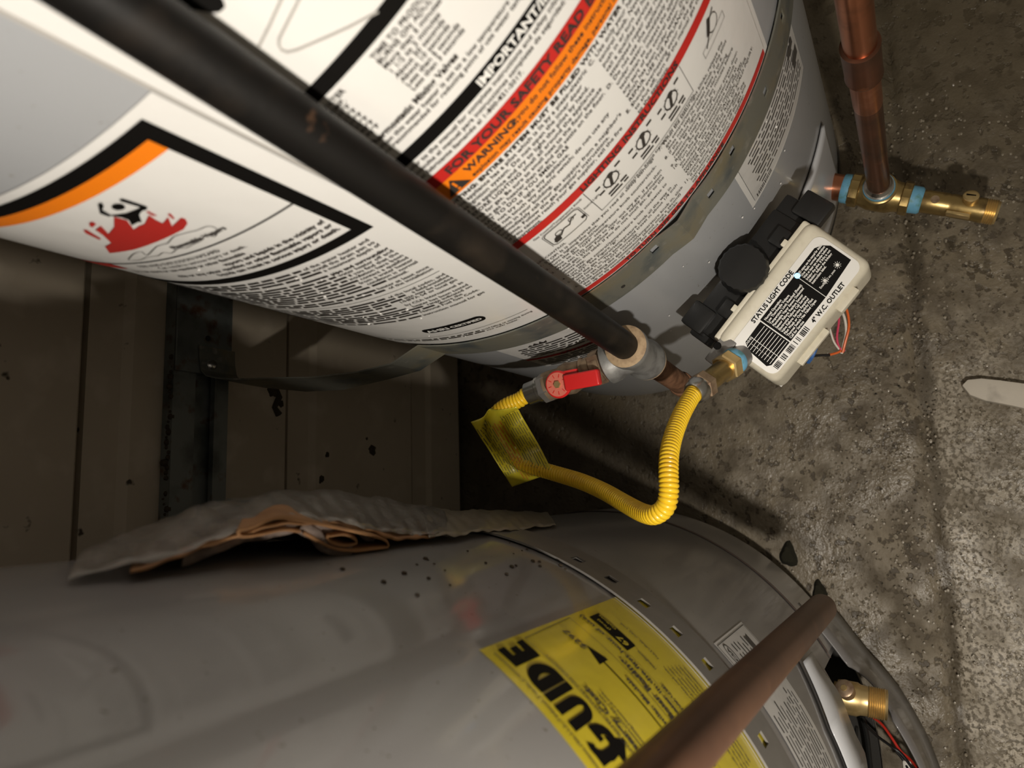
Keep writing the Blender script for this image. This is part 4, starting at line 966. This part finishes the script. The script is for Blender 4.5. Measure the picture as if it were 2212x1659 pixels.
# wires at the far side of the box
WR = empty('wire_bundle', Vector((0.1221, 0.0544, 0.2396)), 'twisted red, orange and white wires hanging from the gas control box', 'wires')
def wire(px, m, r=.00095, parent=None, name='wire', sm=8):
    p = smooth_path(px, sm); V, F = tube(p, r, 8); return mk(name, V, F, m, parent)
wire([(0.1534, 0.0433, 0.2616), (0.1469, 0.0405, 0.2477), (0.1362, 0.0411, 0.2325), (0.1233, 0.0457, 0.2260), (0.1147, 0.0488, 0.2240)], 'wire_orange', .0011, WR, 'orange_wire')
wire([(0.1520, 0.0489, 0.2530), (0.1460, 0.0443, 0.2381), (0.1333, 0.0439, 0.2278), (0.1218, 0.0475, 0.2233), (0.1143, 0.0498, 0.2221)], 'wire_white', .0012, WR, 'white_wire')
wire([(0.1487, 0.0467, 0.2513), (0.1401, 0.0484, 0.2394), (0.1276, 0.0518, 0.2300), (0.1192, 0.0508, 0.2235), (0.1167, 0.0470, 0.2210)], 'wire_pink', .0010, WR, 'pink_wire')
wire([(0.1424, 0.0576, 0.2446), (0.1318, 0.0558, 0.2328), (0.1222, 0.0534, 0.2254), (0.1171, 0.0480, 0.2217)], 'wire_pink', .0009, WR, 'pink_wire')
wire([(0.1388, 0.0567, 0.2412), (0.1256, 0.0549, 0.2313), (0.1184, 0.0516, 0.2238)], 'wire_white', .0009, WR, 'cream_wire')
wire([(0.1183, 0.0472, 0.2214), (0.1152, 0.0533, 0.2242), (0.1131, 0.0607, 0.2300), (0.1125, 0.0678, 0.2360)], 'wire_orange', .0011, WR, 'orange_wire')
wire([(0.1128, 0.0591, 0.2303), (0.1124, 0.0677, 0.2371), (0.1105, 0.0747, 0.2439), (0.1044, 0.0781, 0.2516)], 'wire_black', .0012, WR, 'black_wire')
wire([(0.1236, 0.0667, 0.2521), (0.1169, 0.0696, 0.2445), (0.1104, 0.0733, 0.2432), (0.1061, 0.0760, 0.2462)], 'wire_blue', .0022, WR, 'blue_wire')
wire([(0.1197, 0.0713, 0.2539), (0.1130, 0.0753, 0.2470), (0.1070, 0.0784, 0.2476)], 'wire_white', .0020, WR, 'white_wire')
V, F = bevelled(*box(Vector((0.0999, 0.0880, 0.2767)), (.020, .010, .010), TX, OUT, UP), .002, 2); mk('plug', V, F, 'black', WR)
V, F = bevelled(*box(Vector((0.0897, 0.0987, 0.2636)), (.007, .010, .0012), TX, OUT, UP), .0003, 1); tag(mk('paper_scrap', V, F, 'white_print', WR), 'x', 'x'); 
for o in WR.children:
    if o.name.startswith('paper_scrap'): del o['label']; del o['category']

# ================================================================== RIGHT DRAIN: copper riser, brass tee, drain valve
D0 = Vector((.3200, .0560, .0930)); D1 = Vector((.2620, -.0930, .0830)); dx = (D1 - D0).normalized()
TD = D0 + dx * .052
BT = empty('brass_tee', TD, 'tarnished brass tee joining the copper pipe to the labelled heater', 'pipe tee')
ring(D0 - dx * .012, dx, [(0, .0142), (.032, .0142)], 'nipple', 'copper', BT)
ring(D0 + dx * .014, dx, [(0, .0145), (.001, .0153), (.008, .0155), (.010, .0146)], 'blue_sealant', 'tape', BT)
def knurl(p, ax, L, r, name, m, parent, n=12):
    V, F = lathe(p, ax, [(0, r - .001), (.001, r), (L - .001, r), (L, r - .001)], flat=n * 2)
    c = Vector(p); a_ = Vector(ax).normalized()
    for i, v in enumerate(V):
        d = v - c; d = d - a_ * d.dot(a_); V[i] = v + d * (.035 if (i % 2) else -.035)
    return mk(name, V, F, m, parent)
knurl(D0 + dx * .022, dx, .010, .0170, 'tee_collar', 'brass', BT)
ring(D0 + dx * .031, dx, [(0, .0150), (.004, .0156), (.012, .0182), (.030, .0182), (.038, .0156), (.044, .0150)], 'tee_run', 'brass', BT)
ring(TD, UP, [(0, .0150), (.014, .0150), (.016, .0170), (.020, .0172), (.021, .0155)], 'tee_outlet', 'brass', BT)
knurl(D0 + dx * .073, dx, .009, .0168, 'tee_collar', 'brass', BT)
ring(TD + UP * .0205, UP, [(0, .0150), (.001, .0155), (.0035, .0150), (.004, .0140)], 'blue_sealant', 'tape', BT)
CPR = empty('copper_pipe', TD + UP * .024, 'shiny copper pipe rising from the brass tee on the right', 'pipe')
c0 = TD + UP * .022
ring(c0, UP, [(0, .0142), (.001, .0148), (.003, .0145), (.0036, .0128), (.0060, .0125), (.0072, .0134), (.009, .0118), (.010, .0112)], 'solder_joint', 'solder', CPR)
ring(c0 + UP * .008, UP, [(0, .0108), (.235, .0108)], 'lower_tube', 'copper_dark', CPR)
ring(c0 + UP * .197, UP, [(0, .0109), (.004, .01115), (.058, .01115)], 'bright_tube', 'copper', CPR)
ring(c0 + UP * .246, UP, [(0, .0112), (.001, .0136), (.004, .0133), (.040, .0133), (.044, .0136), (.045, .0112)], 'coupling', 'copper_dark', CPR)
ring(c0 + UP * .2425, UP, [(0, .0112), (.001, .0122), (.004, .0126), (.0045, .0112)], 'solder_ring', 'solder', CPR)
ring(c0 + UP * .289, UP, [(0, .0112), (.60, .0112)], 'upper_tube', 'copper', CPR)
DVA = empty('drain_valve', D1, 'brass drain valve at the end of the tee on the right', 'valve', None)
ring(D0 + dx * .081, dx, [(0, .0125), (.001, .0142), (.010, .0138), (.012, .0120)], 'blue_sealant', 'tape', DVA)
ring(D0 + dx * .090, dx, [(0, .0112), (.002, .0118), (.026, .0118), (.028, .0112), (.030, .0118), (.052, .0120), (.056, .0126), (.060, .0126)], 'body', 'brass', DVA)
thr = [(0, .0118)]
for i in range(6): thr += [(.001 + i * .0019, .0128), (.0019 + i * .0019, .0118)]
thr += [(.0128, .0112), (.0128, .0085), (.006, .0080)]
ring(D0 + dx * .149, dx, thr, 'threaded_outlet', 'brass_bright', DVA, 40)
sv = (UP * .9 + Vector((.35, -.10, 0))).normalized(); sp_ = D0 + dx * .136
ring(sp_ + sv * .006, sv, [(0, .0065), (.008, .0065), (.009, .0072), (.013, .0072), (.0142, .0055)], 'stem', 'brass_bright', DVA)
V, F = box(sp_ + sv * .0203, (.0085, .0012, .0008), dx, sv.cross(dx), sv); mk('screw_slot', V, F, 'ink', DVA, False)
ring(D0 + dx * .105 + UP * .0105, UP, [(0, .0042), (.0016, .0040)], 'boss', 'brass_pale', DVA)
V, F = bevelled(*box(D0 + dx * .128 + Vector((-.0095, .003, .006)), (.022, .004, .010), dx, dx.cross(UP), UP), .0008, 1); mk('wrench_flat', V, F, 'brass_bright', DVA)

# ================================================================== LEFT SIDE: discharge pipe, drain valve, wires
cb = Vector((-.1004, .0781, .2731)); ct = Vector((-.0992, .0881, .6700)); ca = (ct - cb).normalized()
CP2 = empty('copper_pipe', cb, 'dull brown copper pipe hanging open-ended in front of the yellow label', 'pipe')
V, F = lathe(cb, ca, [(.004, .0098), (0, .0098), (0, .0108), (.001, .0111), (.95, .0111)], 44, closed=False); mk('tube', V, F, 'copper_brown', CP2)
B0 = Vector((-.1965, .0900, .1560)); B1 = Vector((-.2030, .0370, .1530)); bxv = (B1 - B0).normalized()
DVB = empty('drain_valve', B0, 'short clean brass drain valve at the foot of the heater with the yellow label', 'valve')
ring(B0 - bxv * .045, bxv, [(0, .0100), (.045, .0100), (.047, .0125), (.052, .0128)], 'nipple', 'brass', DVB)
ring(B0 + bxv * .004, bxv, [(0, .0122), (.001, .0145), (.004, .0150), (.018, .0150), (.021, .0135), (.028, .0130)], 'body', 'brass_bright', DVB)
ring(B0 + bxv * .030, bxv, [(0, .0122)] + [(t * .0018 + .001 * (k % 2 == 0) * 0, .0142 if k % 2 else .0130) for k, t in enumerate(np.arange(.5, 9, .5))] + [(.017, .0135), (.0175, .0105), (.008, .0100)], 'threaded_outlet', 'brass_bright', DVB, 40)
sB = (UP * .8 + Vector((.55, .15, 0))).normalized()
ring(B0 + bxv * .017 + sB * .010, sB, [(0, .0075), (.008, .0075), (.009, .0082), (.013, .0082), (.0142, .0065)], 'stem', 'brass_pale', DVB)
ring(B0 + bxv * .017 + sB * .0236, sB, [(0, .0032), (.0012, .0026)], 'stem_screw', 'brass_bright', DVB)
W2 = empty('wire_bundle', Vector((-0.2556, 0.0456, 0.0590)), 'black and red burner wires below the drain valve of the heater with the yellow label', 'wires')
wire([(-0.2304, 0.0665, 0.1199), (-0.2468, 0.0581, 0.0957), (-0.2588, 0.0474, 0.0823), (-0.2663, 0.0379, 0.0817), (-0.2824, 0.0254, 0.0896)], 'wire_black', .0014, W2, 'black_wire')
wire([(-0.2264, 0.0622, 0.1012), (-0.2389, 0.0538, 0.0832), (-0.2524, 0.0470, 0.0740), (-0.2643, 0.0398, 0.0751), (-0.2701, 0.0322, 0.0781), (-0.2787, 0.0192, 0.0984)], 'wire_red', .0013, W2, 'red_wire')
wire([(-0.2324, 0.0737, 0.1235), (-0.2534, 0.0764, 0.1100), (-0.2796, 0.0755, 0.0938)], 'wire_black', .0016, W2, 'black_wire')
wire([(-0.2634, 0.0438, 0.0796), (-0.2736, 0.0366, 0.0798), (-0.2822, 0.0320, 0.0932)], 'wire_black', .0012, W2, 'black_wire')
wire([(-0.2277, 0.0699, 0.0993), (-0.2498, 0.0682, 0.0891), (-0.2837, 0.0684, 0.0779)], 'wire_black', .0026, W2, 'sleeve')
V, F = bevelled(*box(Vector((-0.2768, 0.0348, 0.0784)), (.012, .008, .008)), .002, 2); mk('connector_block', V, F, 'wire_white', W2)

# ================================================================== TORN CARDBOARD AND FILM STUCK ON THE LEFT HEATER
BN = empty('torn_wrapping', (CB[0] + RB, CB[1], .60), 'torn cardboard and cloudy plastic film peeling off the side of the left-hand heater', 'wrapping')
def prof_at(tb, z):
    zs_, rs2 = zip(*tb); return float(np.interp(z, zs_, rs2))
outer = [(.375, .0030), (.42, .0060), (.476, .0100), (.52, .0110), (.56, .0160), (.60, .0230), (.647, .0290), (.68, .0285), (.706, .0250), (.73, .0215), (.755, .0120), (.78, .0050), (.80, .0025)]
cardp = [(.545, .0030), (.57, .0045), (.595, .0060), (.62, .0115), (.644, .0160), (.665, .0185), (.68, .0195), (.696, .0170), (.72, .0120), (.745, .0062), (.775, .0025)]
def sheet(lo, hi, z0, z1, th0, th1, name, m, thick, jag, seed, nz=110, nt=22, ripple=.0008, rise=.3):
    """sheet lying on profile lo at its torn front edge and swelling out to profile hi behind it"""
    rr = random.Random(seed); V = []; F = []; zz = np.linspace(z0, z1, nz + 1)
    ph = [rr.uniform(0, 6.28) for _ in range(5)]
    for i, z in enumerate(zz):
        j = jag * (math.sin(z * 70 + ph[0]) + .5 * math.sin(z * 190 + ph[1]) + .35 * math.sin(z * 430 + ph[2]))
        for k in range(nt + 1):
            f = k / nt; t = th0 + j * (1 - f) ** 3 + (th1 - th0) * f
            g = min(1, f / rise); g = g * g * (3 - 2 * g)
            off = prof_at(lo, z) * (1 - g) + prof_at(hi, z) * g
            off += ripple * (math.sin(z * 150 + t * .5 + ph[3]) + .6 * math.sin(z * 390 - t * .8 + ph[4]))
            r = RB + max(.0022, off); V.append((CB[0] + r * math.cos(R_(t)), CB[1] + r * math.sin(R_(t)), z - (t + 12) * (.0034 + max(0, .76 - z) * .013)))
    W = nt + 1
    for i in range(nz):
        for k in range(nt): a = i * W + k; F.append((a, a + 1, a + W + 1, a + W))
    o = mk(name, V, F, m, BN); s = o.modifiers.new('s', 'SOLIDIFY'); s.thickness = thick; s.offset = 0
    return o
sheet([(a, c + .0014) for a, c in cardp], outer, .535, .782, -11.5, 30, 'plastic_film', 'film', .0003, .35, 5, ripple=.0009)
sheet(cardp, cardp, .552, .758, -12.0, 24, 'cardboard', 'card', .0010, .35, 3, ripple=.0004)
sheet([(a, c - .0035) for a, c in cardp], cardp, .610, .735, -11.0, 24, 'fibre_lining', 'fibre', .0050, .5, 4, ripple=.0008)
sheet([(.375, .0022), (.60, .006)], outer, .375, .560, -12.5, 22, 'plastic_film', 'film2', .0003, .35, 6, ripple=.0006, rise=.5)
def fold(px, th0, th1, name, m, thick, close=False):
    th1 = min(th1, -6)
    n0 = Vector((-math.sin(R_(th0)), math.cos(R_(th0)), 0)); base = Vector((CB[0], CB[1], 0)); P = []
    P = [Vector((r, z, 0)) for r, z in px]
    if close: P.append(P[0])
    P = smooth_path(P, 6); V = []; F = []
    for k in range(7):
        t = R_(th0 + (th1 - th0) * k / 6)
        for p in P: V.append((CB[0] + max(RB + .002, p.x) * math.cos(t), CB[1] + max(RB + .002, p.x) * math.sin(t), p.y - (math.degrees(t) - th0) * .005))
    n = len(P)
    for k in range(6):
        for i in range(n - 1): a = k * n + i; F.append((a, a + 1, a + n + 1, a + n))
    o = mk(name, V, F, m, BN); s = o.modifiers.new('s', 'SOLIDIFY'); s.thickness = thick; s.offset = 0; return o
fold([(0.2817, 0.7123), (0.2828, 0.7041), (0.2864, 0.6913), (0.2843, 0.6747), (0.2799, 0.6509), (0.2746, 0.6242), (0.2701, 0.6063), (0.2658, 0.6038), (0.2655, 0.6218), (0.2681, 0.6445), (0.2730, 0.6592), (0.2783, 0.6717)], -12.6, 2, 'cardboard', 'card', .0012)
fold([(0.2751, 0.6538), (0.2753, 0.6417), (0.2730, 0.6332), (0.2701, 0.6295), (0.2693, 0.6384), (0.2716, 0.6495)], -12.4, 0, 'cardboard', 'card', .0010, True)
fold([(0.2814, 0.7114), (0.2788, 0.7088), (0.2789, 0.6983), (0.2802, 0.6846), (0.2786, 0.6723)], -12.4, 2, 'cardboard', 'card', .0010)
fold([(0.2803, 0.6707), (0.2756, 0.6601), (0.2699, 0.6521), (0.2660, 0.6391), (0.2648, 0.6297)], -12.0, 2, 'fibre_lining', 'fibre', .0060)
# curled torn flap of film at the lower end
fp = [Vector((-0.0232, 0.2955, 0.5558)), Vector((-0.0288, 0.2914, 0.5585)), Vector((-0.0353, 0.2886, 0.5651)), Vector((-0.0411, 0.2889, 0.5712)), Vector((-0.0467, 0.2909, 0.5759)), Vector((-0.0497, 0.2936, 0.5791))]
fp = smooth_path(fp, 6); V = []; F = []
for i, p in enumerate(fp):
    wd = .0075 * (1 - i / len(fp)) + .001; V += [p + Vector((-.001, -.002, -wd)), p + Vector((0, -.004, wd * .2)), p + Vector((.002, 0, wd))]
for i in range(len(fp) - 1):
    for k in range(2): a = 3 * i + k; F.append((a, a + 1, a + 4, a + 3))
mk('film_flap', V, F, 'film2', BN)
# droppings of dust on the heater beside the tear
rr = random.Random(31); parts = []
for i in range(26):
    th = R_(rr.uniform(-26, -16)); z = rr.uniform(.47, .66); s = rr.uniform(.0006, .0017)
    c = DB.p(th * RB, z, .0003); parts.append(lathe(c, (math.cos(th), math.sin(th), 0), [(0, s), (s * .5, s * .8), (s * .7, s * .2)], 6))
V, F = merge(parts); o = mk('dust_specks', V, F, 'dirt', HB); o['kind'] = 'stuff'

# ================================================================== LOOSE BITS
# pale plaster chunk on the floor
def chunk():
    px = [(0.1007, -0.0515), (0.1062, -0.0572), (0.1065, -0.0700), (0.1029, -0.0865), (0.0975, -0.1072), (0.0912, -0.1336), (0.0744, -0.1396), (0.0613, -0.1226), (0.0714, -0.1045), (0.0771, -0.0879), (0.0819, -0.0718), (0.0895, -0.0577)]
    top = []; bot = []
    for x, y in px: top.append(Vector((x, y, .006))); bot.append(Vector((x, y, -.010)))
    n = len(px); V = top + bot; F = [tuple(range(n))] + [(i, (i + 1) % n, n + (i + 1) % n, n + i) for i in range(n)] + [tuple(range(2 * n - 1, n - 1, -1))]
    V, F = bevelled(V, F, .0015, 2)
    tag(mk('plaster_chunk', V, F, 'plaster'), 'flat pale plaster chip lying on the wet concrete at the right edge', 'debris')
chunk()
# dark blobs standing in for the copper pipe's floor shadow, by the left-hand heater
def shadow_blob(cx, cy, s, label, seed):
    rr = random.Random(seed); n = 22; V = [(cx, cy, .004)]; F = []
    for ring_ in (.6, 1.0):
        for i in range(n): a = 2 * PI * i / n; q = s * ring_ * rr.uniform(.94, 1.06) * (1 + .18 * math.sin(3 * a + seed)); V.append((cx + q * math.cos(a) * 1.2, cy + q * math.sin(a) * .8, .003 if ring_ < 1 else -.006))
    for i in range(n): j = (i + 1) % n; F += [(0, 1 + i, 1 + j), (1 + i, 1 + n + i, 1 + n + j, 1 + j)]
    tag(mk('pipe_shadow_blob', V, F, 'shadow_blob'), label, 'shadow_blob')
shadow_blob(-.124, .112, .010, 'small dark blob for the pipe shadow on the floor just past the end of the brown copper pipe', 1)
shadow_blob(-.083, .143, .012, 'larger dark blob for the pipe shadow on the floor against the base of the left-hand heater', 2)
# grit with wet glints over the rough apron: too many to count
rr = random.Random(77); V = []; F = []
ico = [(0, 0, 1), (.9, 0, .3), (.28, .85, .3), (-.73, .53, .3), (-.73, -.53, .3), (.28, -.85, .3), (0, 0, -.6)]
icf = [(0, 1, 2), (0, 2, 3), (0, 3, 4), (0, 4, 5), (0, 5, 1), (6, 2, 1), (6, 3, 2), (6, 4, 3), (6, 5, 4), (6, 1, 5)]
for i in range(2600):
    if rr.random() < .75: x, y = rr.uniform(-.45, .45), rr.uniform(-.22, .03)
    else: x, y = rr.gauss(.0, .12), rr.gauss(.06, .06)
    s = rr.uniform(.0006, .0019) * (1.3 if rr.random() < .1 else 1); a = rr.uniform(0, 6.28); k = len(V); q = rr.uniform(.5, 1.0)
    for v in ico:
        X_, Y_ = v[0] * math.cos(a) - v[1] * math.sin(a), v[0] * math.sin(a) + v[1] * math.cos(a); V.append((x + X_ * s * 1.2, y + Y_ * s, -.0065 + (.003 if y > 0 else 0) + v[2] * s * q))
    F += [tuple(j + k for j in f) for f in icf]
o = mk('grit', V, F, 'pebble', FLOOR); o['kind'] = 'stuff'
V = []; F = []
for i in range(620):
    x, y = (rr.gauss(.05, .13), rr.gauss(.005, .055)); s = rr.uniform(.0007, .0016); V1, F1 = lathe((x, y, -.005), UP, [(0, s), (s * .45, s * .8), (s * .7, s * .15)], 9); k = len(V); V += V1; F += [tuple(j + k for j in f) for f in F1]
o = mk('water_drops', V, F, 'water', FLOOR); o['kind'] = 'stuff'
